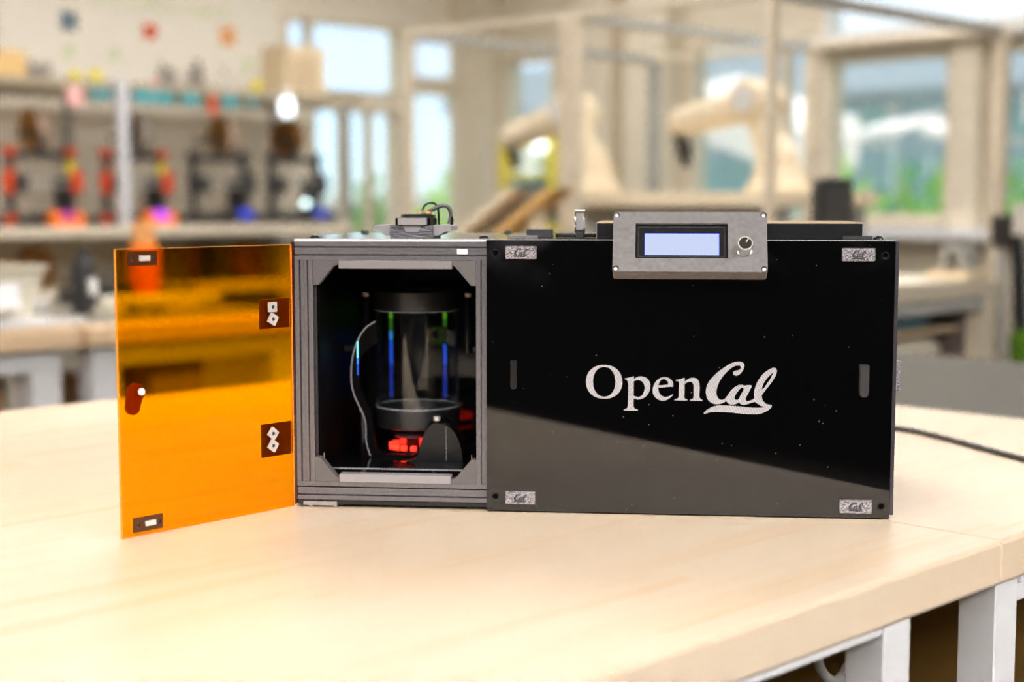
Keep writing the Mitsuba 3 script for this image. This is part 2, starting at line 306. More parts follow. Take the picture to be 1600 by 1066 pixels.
for u0, u1, v0, v1 in ((1.170, 1.216, VF+.007, VF+.048), (1.379, 1.425, VF+.007, VF+.048), (-.7, -.64, VF+.01, VF+.06), (2.08, 2.14, VF+.01, VF+.06), (1.12, 1.17, VB-.07, VB-.02), (1.315, 1.372, VB-.07, VB-.02), (-.7, -.64, VB-.07, VB-.02), (2.08, 2.14, VB-.07, VB-.02)):
    t.part('leg', cb(u0, u1, v0, v1, 0.012, TB-.0003, .0015), 'white_paint')
    t.part('leg_foot', disc_rod(((u0+u1)/2, (v0+v1)/2, 0), ((u0+u1)/2, (v0+v1)/2, .013), .022), 'black_rubber')
t.part('apron', cb(1.4255, 2.08, VF+.008, VF+.045, .842, TB-.0085, .001), 'white_paint')
t.part('back_panel', cb(-.6, 2.05, 1.30, 1.315, .05, .82, .003), 'under_brown'); t.part('side_panel', cb(2.052, 2.066, .76, 1.315, .05, .82, .003), 'under_brown')
t = Thing('power_lead', 'dark cable loop hanging under the front edge of the workbench', 'cable', M=RT)
t.own(tube(spline([(1.285, .86, .868), (1.288, .855, .82), (1.293, .85, .79), (1.299, .85, .772), (1.31, .85, .757), (1.335, .85, .745), (1.37, .86, .75), (1.385, .90, .60), (1.36, .97, .25), (1.38, 1.0, .0075), (1.5, 1.05, .0075)], 70), .0055), 'frame_grey', True)

t = Thing('grey_workbench', 'workbench with a dark grey top behind the right end of the wooden workbench', 'workbench', M=RT)
t.part('tabletop', cb(2.172, 2.95, .72, 2.32, TZ-.03, TZ-.002, .003), 'mat_grey_dark'); t.part('edge_strip', cb(2.1695, 2.1725, .72, 2.32, TZ-.034, TZ+.001, .001), 'frame_grey')
for u in (2.21, 2.87):
    for v in (.78, 2.2): t.part('leg', cb(u, u+.05, v, v+.05, 0, TZ-.031, .003), 'white_paint')

def bench(u0, u1, label, legs):
    t = Thing('maple_workbench', label, 'workbench', M=RT)
    t.part('tabletop', cb(u0, u1, 3.58, 4.42, .862, .915, .004), 'wood_bench')
    t.part('mat', cb(u0+.005, u1-.005, 3.66, 4.40, .9152, .919, .001), 'mat_grey')
    for v in (3.62, 4.30): t.part('apron', cb(u0+.09, u1-.09, v, v+.04, .80, .861, .003), 'white_paint')
    for a in legs:
        for v in (3.62, 4.28): t.part('leg', cb(a, a+.085, v, v+.085, 0, .861, .004), 'white_paint')
    t.part('shelf', cb(u0+.02, u1-.02, 3.72, 4.26, .22, .245, .003), 'ply_tan'); return t
bench(.3, 1.985, 'left maple workbench carrying the cream bin', (.35, 1.86)); bench(2.0, 2.74, 'maple workbench with white legs seen through the orange door', (2.035, 2.625))
t = Thing('diagonal_brace', 'dark brace leaning under the workbench between two white legs', 'brace', M=RT); t.own(cat(tube([(1.95, 3.9, .83), (2.12, 3.95, .26)], .016, 8), cb(2.09, 2.15, 3.92, 3.98, .246, .262)), 'frame_grey')
def carton(key, label, u0, u1, v0, v1, z0, z1, mat='cardboard', group=None):
    t = Thing(key, label, 'box', group, M=RT)
    t.own(cb(u0, u1, v0, v1, z0, z1, .003), mat)
    t.part('flap', cb(u0+.002, (u0+u1)/2-.001, v0+.002, v1-.002, z1, z1+.004), mat); t.part('flap', cb((u0+u1)/2+.001, u1-.002, v0+.002, v1-.002, z1, z1+.004), mat)
    t.part('tape', cb((u0+u1)/2-.022, (u0+u1)/2+.022, v0+.001, v1-.001, z1+.0041, z1+.0045), 'ply_tan')
carton('cardboard_box', 'large cardboard box under the left workbench at the photo edge', 1.30, 1.84, 3.74, 4.2, .246, .74)
carton('cardboard_box', 'cardboard box under the workbench between two white legs', 2.17, 2.31, 3.9, 4.24, .246, .72); carton('cardboard_box', 'cardboard box seen through the orange door under the workbench', 2.32, 2.5, 3.8, 4.2, .246, .78, 'ply_tan')
# things on the left workbenches
t = Thing('storage_bin', 'cream plastic bin on the left workbench at the photo edge', 'bin', M=RT @ mat4(rotz(.15), (1.72, 3.86, .943)))
t.part('shell', cat(*[trimesh.convex.convex_hull(np.array([(x0*a, y0*b, z) for z, (a, b) in ((0, (1, 1)), (.125, (1.16, 1.16))) for x0, y0 in q])) for q in (
    ((-.2, -.13), (.2, -.13), (-.2, -.125), (.2, -.125)), ((-.2, .13), (.2, .13), (-.2, .125), (.2, .125)), ((-.2, -.13), (-.2, .13), (-.195, -.13), (-.195, .13)), ((.2, -.13), (.2, .13), (.195, -.13), (.195, .13)), ((-.2, -.13), (.2, -.13), (.2, .13), (-.2, .13)))][:4], bx(-.2, .2, -.13, .13, 0, .004)), 'c_cream_bin')
t.part('rim', cat(cb(-.24, .24, -.158, -.146, .122, .133), cb(-.24, .24, .146, .158, .122, .133), cb(-.24, -.228, -.146, .146, .122, .133), cb(.228, .24, -.146, .146, .122, .133)), 'c_cream_bin')
t.part('card', cb(-.03, .15, -.152, -.147, .02, .09), 'c_paper', label='white label card on the front of the bin')
t.part('content', cb(-.17, .17, -.10, .10, .005, .10, .02), 'c_orange_soft')
t = Thing('tray', 'flat white tray under the cream bin', 'tray', M=RT @ mat4(rotz(.12), (1.72, 3.80, .9195))); t.own(cat(cb(-.3, .28, -.21, .22, 0, .012, .004), cb(-.3, .28, -.21, -.2, .012, .022, .002), cb(-.3, .28, .21, .22, .012, .022, .002)), 'white_paint')
t = Thing('bottle', 'black bottle with a white label on the workbench', 'bottle', M=RT @ mat4(t=(2.2, 3.95, .9195)))
t.part('body', lathe([(0, 0), (.033, 0), (.036, .004), (.036, .125), (.033, .145), (.024, .162), (.018, .168), (0, .168)]), 'black_plastic', 40); t.part('cap', lathe([(0, .168), (.021, .168), (.021, .186), (.018, .19), (0, .19)]), 'black_rubber', 40)
w = lathe([(.0364, .055), (.0368, .056), (.0368, .105), (.0364, .106)], 48); v = np.array(w.vertices); keep = (v[w.faces].mean(1)@np.array([math.cos(-.35), math.sin(-.35), 0])) > .006
t.part('paper_label', trimesh.Trimesh(v, w.faces[keep], process=False), 'c_paper')
t = Thing('bottle', 'orange cylindrical bottle at the upper corner of the orange door', 'bottle', M=RT @ mat4(t=(2.66, 4.38, .9195)))
t.part('body', lathe([(0, 0), (.046, 0), (.05, .005), (.05, .165), (.042, .185), (0, .185)]), 'c_orange', 40); t.part('cap', lathe([(0, .185), (.036, .185), (.036, .255), (.032, .262), (0, .262)]), 'c_orange_soft', 40)
t = Thing('paper_pile', 'pale heap of printed parts on a board seen through the orange door', 'parts', M=RT @ mat4(rotz(.1), (2.52, 3.98, .9195)), kind='stuff')
t.own(cat(*[tf(cb(-.05*s, .05*s, -.03*s, .03*s, 0, .022, .004), mat4(rotz(a), (x, y, z))) for x, y, z, a, s in [(rng.uniform(-.30, .06), rng.uniform(-.12, .05), .001+.0225*(i % 2), rng.uniform(0, 3), rng.uniform(.7, 1.3)) for i in range(26)]]), 'c_cream_bin')
for i, (u, v, w_, h) in enumerate(((2.50, 4.33, .06, .065), (2.66, 4.18, .045, .05), (2.40, 4.37, .035, .045))):
    t = Thing('tool_case', ('widest dark case behind the paler heap on the workbench', 'dark case on the workbench nearest the hinge of the orange door', 'smallest dark case behind the orange door')[i], 'case', M=RT @ mat4(t=(u, v, .9195)))
    t.own(cb(-w_, w_, -.05, .05, 0, h, .006), 'black_plastic'); t.part('handle', tube(spline([(-.03, 0, h), (-.03, 0, h+.02), (.03, 0, h+.02), (.03, 0, h)], 16), .005, 6), 'black_rubber')
t = Thing('small_dish', 'clear round dish beside the black bottle', 'dish', M=RT @ mat4(t=(2.18, 4.22, .9195))); t.own(lathe([(0, 0), (.045, 0), (.05, .03), (.047, .03), (.043, .004), (0, .004)]), 'c_paper', 40)

# ------------------------------------------------------------------ shelf with the four 3D printers
t = Thing('wire_shelf', 'steel shelf unit against the cream wall holding four 3D printers', 'shelf', M=RT)
S0, S1, SV0, SV1, SZ, SU = 1.6, 5.02, 6.18, 6.86, 1.128, 1.745
t.part('printer_shelf', cb(S0, S1, SV0, SV1, SZ-.05, SZ, .005), 'frame_beige'); t.part('lower_shelf', cb(S0, S1, SV0+.02, SV1, .80, .84, .005), 'frame_beige')
for v in (6.245, 6.55, 6.85): t.part('shelf_rail', cb(S0, S1+.1, v-.006, v+.006, SU, SU+.045, .003), 'shelf_tan')
t.part('shelf_wires', cat(*[bx(u-.012, u+.012, 6.2512, 6.8438, SU+.037, SU+.044) for u in np.arange(S0+.02, S1+.1, .042)]), 'shelf_tan', kind='stuff')
for u in (1.64, 3.25, 4.98):
    for v in (6.84,): t.part('post', rod((u, v, 0), (u, v, SU), .017, 12), 'alu_grey')
t.part('post', rod((3.675, 6.212, SZ+.001), (3.675, 6.212, SU+.05), .033, 20), 'bright_post', 40, label='bright polished post at the front of the shelf'); t.part('post', rod((1.64, 6.215, 0), (1.64, 6.215, SU), .02, 12), 'chrome', 40)
t.part('post', rod((5.0, 6.215, 0), (5.0, 6.215, SU), .02, 12), 'alu_grey', 40); t.part('post', rod((3.73, 6.82, SZ), (3.73, 6.82, SU), .022, 12), 'alu_grey', 40)
t.part('back_panel', cb(S0, S1, SV1+.005, SV1+.02, .60, SZ-.06, .003), 'c_cream_bin')
def printer(u, label, orange, lcd, lamp=False):
    t = Thing('desktop_3d_printer', label, '3D printer', 'printers on the shelf', M=RT @ mat4(np.diag([.80, .9, .93]), (u, 6.5, SZ)))
    acc = 'c_orange' if orange else 'black_plastic'
    t.part('base_frame', cat(cb(-.19, -.16, -.2, .2, 0, .05, .003), cb(.16, .19, -.2, .2, 0, .05, .003), cb(-.19, .19, -.02, .02, 0, .05, .003)), 'black_plastic')
    t.part('upright', cb(-.21, -.165, -.015, .015, .05, .36, .003), 'black_plastic'); t.part('upright', cb(.165, .21, -.015, .015, .05, .36, .003), 'black_plastic')
    t.part('top_bar', cb(-.21, .21, -.018, .018, .335, .372, .003), 'black_plastic')
    t.part('build_plate', cb(-.12, .12, -.12, .12, .06, .068, .002), 'c_robot_dark'); t.part('guide_rod', cat(rod((-.2, -.03, .20), (.2, -.03, .20), .006, 8), rod((-.2, -.03, .245), (.2, -.03, .245), .006, 8)), 'frame_grey')
    e = t.part('print_head', cb(-.20, -.12, -.085, -.025, .165, .255, .012), 'black_rubber'); t.part('nozzle', tf(lathe([(0, .135), (.006, .145), (.018, .165), (0, .165)], 12), mat4(t=(-.16, -.055, 0))), 'steel', parent=e)
    for s in (-1, 1): t.part('axis_end', capsule((s*.21, -.03, .19), (s*.21, -.03, .25), .036, .036), 'c_red' if orange else 'black_plastic', 40)
    for s in (-1, 1): t.part('corner_clamp', cb(s*.19-.03, s*.19+.03, -.03, .03, .345, .39, .006), 'c_red' if orange else 'black_plastic')
    for s in (-1, 1): t.part('motor', cb(s*.185-.024, s*.185+.024, -.03, .03, .0, .06, .004), 'c_red' if orange else 'black_rubber')
    t.part('supply_box', cb(.15, .215, .02, .12, .05, .25, .006), 'black_rubber'); 
    if orange: t.part('holder_clip', cb(.155, .205, -.03, -.016, .25, .325, .004), 'c_yellow')
    c = t.part('control_panel', trimesh.convex.convex_hull(np.array([(x, y+.09, z) for x in (-.04, .15) for y, z in ((-.30, .0), (-.30, .03), (-.255, .075), (-.215, .075), (-.215, 0))])), acc)
    s = t.part('screen', trimesh.convex.convex_hull(np.array([(x, y+.09, z) for x in (.01, .10) for y, z in ((-.3, .032), (-.258, .074), (-.302, .034), (-.26, .076))])), 'black_gloss', parent=c)
    scene[s]['emitter'] = emit(lcd)
    t.part('spool_holder', cat(cb(-.012, .012, -.012, .012, .372, .44, .002), rod((0, -.012, .455), (0, .24, .455), .012, 12), cb(-.012, .012, -.012, .012, .43, .468, .002)), 'black_plastic')
    if lamp:
        l = t.part('lamp', capsule((.03, -.06, .11), (.05, -.06, .11), .018, .018), 'white_plastic', 40); scene[l]['emitter'] = emit((2.6, 3.6, 3.6))
        t.part('lamp_arm', tube([(.05, -.05, .11), (.12, -.04, .10), (.165, -.01, .09)], .005, 6), 'black_plastic')
    return t
def spool(M, label, mat='c_spool_amber', side='c_brown', group='filament spools on the printers'):
    t = Thing('filament_spool', label, 'filament spool', group, M=M)          # axis along local y
    A = mat4(rotx(PI/2))
    ring = lambda r0, r1, y0, y1, n=40: tf(lathe([(r0, y0), (r1, y0), (r1, y1), (r0, y1), (r0, y0)], n), A)
    t.part('filament', ring(.05, .095, -.027, .027), mat, 40)
    for y in (-.0305, .0275): t.part('flange', ring(.026, .10, y, y+.003), side)
    t.part('hub', ring(.024, .05, -.028, .028), 'black_plastic', 40)
PR = [(3.41, 'first 3D printer from the left with an orange control panel', 1, (.50, .05, .35)), (3.90, 'second 3D printer from the left with orange panel and glowing purple screen', 1, (.75, .08, 1.6)),
      (4.39, 'third 3D printer from the left, all black with a blue screen', 0, (.03, .07, .95)), (4.865, 'rightmost 3D printer, black, with a white lamp glowing below its frame', 0, (.06, .10, .75))]
SPL = ['amber spool on top of the first printer from the left', 'brown spool beside the chrome post on the second printer', 'amber spool on top of the third printer', 'dark brown spool on top of the rightmost printer']
for i, (u, lab, o, lcd) in enumerate(PR):
    printer(u, lab, o, lcd, lamp=(i == 3))
    spool(RT @ mat4(rotz((1.57, 1.45, 1.57, 1.75)[i]), (u+(.03, .09, .10, .03)[i], 6.6, SZ+.535-.085)), SPL[i], ('c_pale_pink', 'c_pale_grey', 'c_pale_pink', 'c_spool_amber')[i], ('c_spool_amber', 'c_brown', 'c_spool_amber', 'c_brown')[i])
for i, (u, lab) in enumerate(((3.33, 'brown spool on the lower shelf left of the black bottle'), (4.23, 'dark spool on the lower shelf seen over the orange door'), (4.50, 'spool on the lower shelf behind the hinge side of the orange door'))):
    spool(RT @ mat4(rotz(.35), (u, 6.42, .94)), lab, 'c_brown', ('c_brown', 'c_robot_dark', 'c_brown')[i], 'spools on the lower shelf')
t = Thing('equipment_case', 'grey metal case on the lower shelf below the rightmost printer', 'case', M=RT @ mat4(t=(4.80, 6.5, .84))); t.own(cb(-.16, .2, -.2, .2, 0, .20, .008), 'frame_grey'); t.part('handle', tube(spline([(-.05, -.2, .12), (-.05, -.235, .12), (.05, -.235, .12), (.05, -.2, .12)], 16), .008, 6), 'black_plastic')
# things on the upper shelf
def ub(u): return RT @ mat4(t=(u, 6.45, SU+.0455))
t = Thing('cardboard_box', 'orange tan box at the left end of the upper shelf', 'box', M=ub(3.19)); t.own(cb(-.09, .09, -.1, .1, 0, .115, .004), 'cardboard_orange'); t.part('flap', cb(-.088, .088, -.098, .098, .115, .119), 'cardboard_orange')
t = Thing('wooden_box', 'pale wooden box at the right end of the upper shelf in front of the window', 'box', M=ub(4.83)); t.own(cb(-.125, .125, -.12, .12, 0, .235, .004), 'ply_light'); t.part('lid', cb(-.128, .128, -.123, .123, .235, .25, .003), 'ply_light'); t.part('panel', cb(-.10, .07, -.126, -.1201, .03, .20, .002), 'ply_tan')
def model(u, h, w_, lab, seed, mat='c_grey_model'):
    r = np.random.default_rng(seed); t = Thing('printed_model', lab, 'printed model', 'printed models on the upper shelf', M=ub(u))
    t.part('base', cb(-w_, w_, -.06, .06, 0, .02, .004), mat)
    for k in range(5):
        a = np.array([r.uniform(-w_*.7, w_*.7), r.uniform(-.03, .03), .02]); t.part('spur', capsule(a, a+np.array([r.uniform(-.04, .04), 0, h*r.uniform(.5, .9)]), .022, .012), mat, 40)
model(3.40, .075, .07, 'low grey printed model beside the orange tan box', 1); model(4.06, .13, .08, 'grey printed model left of two on the upper shelf', 2); model(4.23, .14, .055, 'dark printed model in the middle of the upper shelf', 3); model(4.39, .13, .07, 'grey printed model right of the dark one on the upper shelf', 4, 'c_pale_grey')
for u, h, lab, m in ((3.56, .05, 'dull yellow toy block, left of the two near the chrome post', 'c_yellow'), (3.665, .06, 'bright yellow toy block on the upper shelf near the chrome post', 'c_yellow'), (4.575, .06, 'yellow toy block left of the pale wooden box', 'c_yellow'), (3.98, .03, 'pink toy block at the foot of the grey printed models', 'c_pink')):
    t = Thing('toy_block', lab, 'toy block', M=ub(u)); t.own(cb(-.022, .022, -.045, -.0, 0, h, .006), m); t.part('stud', disc_rod((0, -.022, h), (0, -.022, h+.008), .012), m)
# labels hung along the front of the upper shelf
for u0, u1, m, lab in ((3.535, 3.575, 'c_teal', 'small teal shelf label, first from the left'), (3.59, 3.63, 'c_teal', 'small teal shelf label left of the chrome post'), (3.75, 3.96, 'c_teal', 'longest teal shelf label, right of the chrome post'), (4.01, 4.11, 'c_teal', 'teal shelf label left of the red tag'),
                     (4.24, 4.335, 'c_teal', 'teal shelf label right of the red tag'), (4.405, 4.435, 'c_teal', 'narrow teal shelf label, rightmost'), (3.41, 3.49, 'c_pink', 'pink tag under the left part of the upper shelf'), (4.165, 4.205, 'c_red', 'red tag above the third printer')):
    z1 = SU+.002; h = .075 if m == 'c_pink' else .09 if m == 'c_red' else .045
    t = Thing('shelf_label', lab, 'label', M=RT); t.own(cb(u0, u1, 6.232, 6.2385, z1-h, z1+.01, .001), m)
    t.part('clip', cb((u0+u1)/2-.006, (u0+u1)/2+.006, 6.229, 6.2319, z1-.005, z1+.012, .001), 'white_plastic')
t = Thing('clip_lamp', 'round white lamp glowing above the rightmost printer', 'lamp', M=RT)
l = t.part('bulb', capsule((4.60, 6.20, 1.70), (4.60, 6.20, 1.725), .036, .036), 'white_plastic', 40); scene[l]['emitter'] = emit((2.2, 2.5, 2.8)); t.part('socket', disc_rod((4.60, 6.20, 1.755), (4.60, 6.20, 1.80), .02), 'white_plastic'); t.part('clip', cb(4.58, 4.62, 6.20, 6.24, 1.792, 1.806), 'white_plastic')
# board and notes on the wall
t = Thing('wall_board', 'large cream board on the wall above the printers', 'board', M=RT); t.own(cb(3.45, 5.10, 6.955, 6.979, 1.84, 2.75, .003), 'white_board')
for k in range(13): t.part('letter_stroke', tf(cb(-.016, .016, -.0015, 0, -.022, .022, .001), mat4(roty(.4*math.sin(k*2.1)), (3.98+.065*k+.02*math.sin(k*5), 6.955, 2.255+.012*math.sin(k*1.7)))), 'c_pale_green')
for u, z, s, m, lab in ((3.825, 2.138, .045, 'c_slate', 'dark blue note on the cream board'), (4.287, 2.122, .038, 'c_red', 'red note on the cream board'), (4.77, 2.135, .048, 'c_orange_soft', 'orange note on the cream board'), (3.82, 1.99, .030, 'c_pale_green', 'pale green note under the dark blue note'), (4.075, 1.99, .030, 'c_pale_green', 'pale green note above the chrome post'), (4.90, 1.985, .030, 'c_pale_green', 'pale green note nearest the pale wooden box')):
    t = Thing('paper_note', lab, 'note', M=RT); t.own(cb(u-s, u+s, 6.952, 6.9545, z-s, z+s, .0005), m); t.part('pin', disc_rod((u, 6.952, z+s*.7), (u, 6.945, z+s*.7), .004), 'steel')

# ------------------------------------------------------------------ robot cell: frame of aluminium profiles with glass
t = Thing('robot_cell', 'frame enclosure of pale metal profiles around the two robot arms', 'enclosure', M=RT)
CZ, CU0, CU1, CV = 1.865, 3.78, 5.22, (2.68, 3.50, 4.33)
def bar(name, p0, p1, w_=.045, mat='frame_beige', k=''):
    p0, p1 = np.array(p0), np.array(p1); lo, hi = np.minimum(p0, p1)-w_/2, np.maximum(p0, p1)+w_/2
    return t.part(name, cb(lo[0], hi[0], lo[1], hi[1], lo[2], hi[2], .003), mat)
for v in CV: bar('top_rail', (CU0+.05, v, CZ), (CU1-.05, v, CZ), .035, 'frame_grey')
for u in (CU0, CU1): bar('top_rail', (u, CV[0], CZ), (u, CV[2], CZ), .028, 'frame_beige')
bar('post', (CU0, CV[0], .03), (CU0, CV[0], CZ+.06), .032, 'frame_beige'); bar('post', (CU0, CV[1]-.025, .03), (CU0, CV[1]-.025, CZ-.02), .04); bar('post', (CU0, CV[1]+.02, .03), (CU0, CV[1]+.02, CZ-.02), .04); bar('post', (CU0, CV[2], .03), (CU0, CV[2], CZ-.02), .028, 'frame_beige')
for v, m in zip(CV, ('frame_beige', 'frame_beige', 'frame_grey')): bar('post', (CU1, v, .03), (CU1, v, CZ-.02), .05 if v == CV[0] else .045, m)
for v0, v1 in zip(CV, CV[1:]):
    q = np.array([[CU0, v0+.04, .95], [CU0, v1-.05, .95], [CU0, v1-.05, CZ-.03], [CU0, v0+.04, CZ-.03]]); t.part('glass_panel', trimesh.Trimesh(q, [[0, 1, 2], [0, 2, 3]], process=False), 'cell_glass')
t = Thing('robot_bench', 'wooden bench with a cream edge carrying the two robot arms', 'bench', M=RT)
t.part('tabletop', cb(4.12, 4.72, 2.88, 4.16, 1.222, 1.277, .004), 'ply_pale'); t.part('front_panel', cb(4.222, 4.238, 2.97, 3.45, .12, 1.16, .003), 'ply_tan'); t.part('front_panel', cb(4.222, 4.238, 3.47, 4.07, .12, 1.12, .003), 'ply_light')
t.part('rail', cb(4.24, 4.28, 2.98, 4.07, 1.16, 1.2215, .003), 'frame_grey')
for u in (4.16, 4.62):
    for v in (2.9, 4.08): t.part('leg', cb(u, u+.06, v, v+.06, 0, 1.2215, .004), 'frame_grey')
def robot(vb, vs, ve, zs, ze, zt, label, u=4.45, skew=0.):
    t = Thing('industrial_robot', label, 'robot', 'robots in the enclosure', M=RT)
    z0 = 1.2775
    t.part('base', lathe([(0, 0), (.115, 0), (.115, .02), (.09, .045), (.082, .10), (0, .10)]).apply_transform(mat4(t=(u, vb, z0))), 'c_robot_cream', 40)
    t.part('turret', capsule((u, vb, z0+.11), (u, vb+.25*(vs-vb), z0+.15), .075, .066), 'c_robot_cream', True)
    t.part('upper_arm', capsule((u-.02, vb+.25*(vs-vb), z0+.15), (u-.02, vs, zs), .050, .066), 'c_robot_cream', True)
    t.part('elbow', disc_rod((u-.10, vs, zs), (u+.06, vs, zs), .075, .012), 'c_robot_cream', 40)
    f = t.part('forearm', capsule((u-.03, vs+.02, zs-.01), (u-.03, ve, ze), .066, .052), 'c_robot_cream', True)
    w_ = t.part('wrist', capsule((u-.03, ve+.005, ze-.035), (u-.03, ve-.005, ze-.075), .028, .024), 'c_robot_dark', True)
    t.part('gripper', cat(cb(u-.055, u-.005, ve-.04, ve+.005, zt+.03, ze-.07, .006), cb(u-.05, u-.03, ve-.05, ve-.03, zt, zt+.05, .003), cb(u-.03, u-.01, ve-.02, ve-.0, zt, zt+.05, .003)), 'c_robot_dark')
    t.part('joint_cap', disc_rod((u-.112, vs, zs), (u-.10, vs, zs), .045), 'white_paint')
robot(4.00, 4.09, 4.42, 1.595, 1.505, 1.375, 'left cream robot arm reaching down behind the wide enclosure post'); robot(3.12, 3.20, 3.535, 1.60, 1.535, 1.37, 'right cream robot arm reaching left behind the thin enclosure post')
t = Thing('ramp', 'sloping wooden board with a dark mat left of the left robot arm', 'ramp', M=RT)
def rampboard(lv0, lv1, mat, name, u0, u1):
    P = [(u, v+d, z) for u in (u0, u1) for (v, z) in ((4.06, .99), (3.56, 1.284)) for d in (lv0, lv1)]
    return t.part(name, trimesh.convex.convex_hull(np.array(P)), mat)
rampboard(.035, -.03, 'ply_pale', 'side_rail', 3.55, 3.64); rampboard(-.03, -.16, 'mat_grey', 'mat', 3.60, 3.64); rampboard(-.16, -.215, 'ply_orange', 'side_rail', 3.55, 3.64)
t.part('leg', cb(3.57, 3.62, 3.63, 3.70, 0, 1.14, .004), 'ply_light'); t.part('leg', cb(3.57, 3.62, 3.45, 3.50, 0, 1.22, .004), 'ply_light')
t = Thing('ladder_frame', 'yellow metal frame of horizontal bars behind the left robot arm', 'frame', M=RT)
for z in (1.36, 1.43, 1.50, 1.565): t.part('crossbar', cb(5.60, 5.63, 5.33, 5.69, z, z+.03, .004), 'c_yellow')
for v in (5.31, 5.66): t.part('upright', cb(5.60, 5.64, v, v+.035, 0, 1.60, .004), 'c_yellow')
t.part('lamp', capsule((5.58, 5.36, 1.52), (5.58, 5.40, 1.52), .03, .03), 'white_plastic', 40); scene['ladder_frame__lamp']['emitter'] = emit((1.7, 2.1, 2.0))
t = Thing('blue_crate', 'light blue crate below the yellow frame', 'crate', M=RT); t.own(cat(cb(5.70, 6.10, 5.38, 5.68, 1.20, 1.345, .01), cb(5.72, 5.76, 5.40, 5.44, 0, 1.2), cb(6.04, 6.08, 5.62, 5.66, 0, 1.2), cb(5.72, 5.76, 5.62, 5.66, 0, 1.2), cb(6.04, 6.08, 5.4, 5.44, 0, 1.2)), 'c_sky_blue')
t.part('lid', cb(5.69, 6.11, 5.37, 5.69, 1.345, 1.358, .004), 'c_sky_blue')

# ------------------------------------------------------------------ right side of the workshop
t = Thing('assembly_bench', 'beige bench behind the right end of the black printer', 'bench', M=RT)
BZ = 1.035
t.part('tabletop', cb(2.99, 3.92, 1.99, 2.56, BZ-.05, BZ, .004), 'frame_beige'); t.part('apron', cb(3.06, 3.84, 2.0, 2.03, BZ-.085, BZ-.0505, .003), 'frame_grey')
for u in (3.0, 3.84):
    for v in (1.995, 2.48): t.part('leg', cb(u, u+.065, v, v+.065, 0, BZ-.0505, .004), 'frame_beige')
t.part('rear_panel', cb(3.07, 3.83, 2.44, 2.46, .1, BZ-.052, .003), 'c_taupe'); t.part('lower_shelf', cb(3.0, 3.86, 2.04, 2.42, .80, .815, .003), 'ply_tan'); t.part('middle_shelf', cb(3.28, 3.82, 2.06, 2.43, .888, .90, .003), 'ply_tan'); t.part('end_panel', cb(3.842, 3.856, 2.062, 2.478, .30, BZ-.052, .002), 'c_taupe')
t = Thing('blue_roll', 'light blue roll under the beige bench', 'roll', M=RT); t.own(disc_rod((3.53, 2.12, .9415), (3.695, 2.12, .9415), .041), 'c_sky_blue', 40); t.part('core', disc_rod((3.522, 2.12, .9415), (3.703, 2.12, .9415), .015), 'black_rubber')
t = Thing('black_case', 'black case under the top of the beige bench', 'case', M=RT); t.own(cb(3.60, 3.80, 2.172, 2.30, .9005, .978, .008), 'black_plastic'); t.part('latch', cb(3.68, 3.72, 2.166, 2.1718, .93, .96, .002), 'steel')
t = Thing('cloth_bag', 'pale cloth bag under the beige bench', 'bag', M=RT @ mat4(t=(3.66, 2.135, .8155))); m = trimesh.creation.icosphere(3, 1); m.apply_scale((.15, .06, .045)); m.vertices[:, 2] = np.maximum(m.vertices[:, 2], -.02)+.02; t.own(m, 'c_cream_bin', True)
t = Thing('bench_vise', 'dark steel device on a wooden base on the beige bench', 'device', M=RT @ mat4(np.eye(3)*.62, (3.80, 2.06, BZ+.0005)))
t.part('base', cb(-.10, .12, -.10, .10, 0, .035, .004), 'ply_light'); t.part('frame', cat(cb(-.06, .06, -.06, -.035, .035, .135, .004), cb(-.06, .06, .035, .06, .035, .135, .004), cb(-.06, .06, -.06, .06, .115, .14, .004)), 'frame_grey'); t.part('screw', rod((0, -.035, .085), (0, .035, .085), .016), 'steel')
t = Thing('red_tin', 'small red tin on the beige bench', 'tin', M=RT); t.own(disc_rod((3.50, 2.30, BZ), (3.50, 2.30, BZ+.045), .03), 'c_red', 40); t.part('lid', disc_rod((3.50, 2.30, BZ+.0455), (3.50, 2.30, BZ+.052), .031), 'c_orange_soft', 40)
t = Thing('parts_tray', 'long pale tray of parts on the beige bench', 'tray', M=RT); t.own(cat(cb(3.04, 3.42, 2.16, 2.36, BZ+.0005, BZ+.012, .003), cb(3.04, 3.42, 2.16, 2.17, BZ+.012, BZ+.03, .003)), 'ply_light'); t.part('part', cb(3.1, 3.25, 2.2, 2.3, BZ+.0125, BZ+.045, .006), 'black_plastic')
t = Thing('loudspeaker', 'black box speaker standing on the beige bench in front of the third window', 'speaker', M=RT @ mat4(rotz(-.75), (3.60, 2.34, BZ+.0005)))
t.part('cabinet', cb(-.045, .045, -.05, .05, 0, .272, .004), 'black_satin'); t.part('grille', cb(-.049, -.0455, -.04, .04, .015, .255, .002), 'black_rubber'); t.part('grille', cb(-.04, .04, -.054, -.0505, .015, .255, .002), 'black_rubber')
t = Thing('tool_post', 'pale grey column with black and green tool at the right edge of the photo', 'column', M=RT); t.own(cb(3.98, 4.05, 1.93, 2.0, 0, 1.24, .004), 'c_pale_grey'); t.part('foot', cb(3.93, 4.1, 1.88, 2.05, 0, .02, .003), 'frame_grey')
t = Thing('hanging_tool', 'black tool with a green grip hanging at the right edge of the photo', 'tool', M=RT)
t.part('shaft', tube(spline([(3.952, 1.975, 1.15), (3.952, 1.965, 1.10), (3.95, 1.955, .98), (3.95, 1.945, .86)], 24), .018, 10), 'c_hose_dark', True); t.part('grip', capsule((3.95, 1.945, .86), (3.95, 1.94, .77), .034, .028), 'c_lime', True)
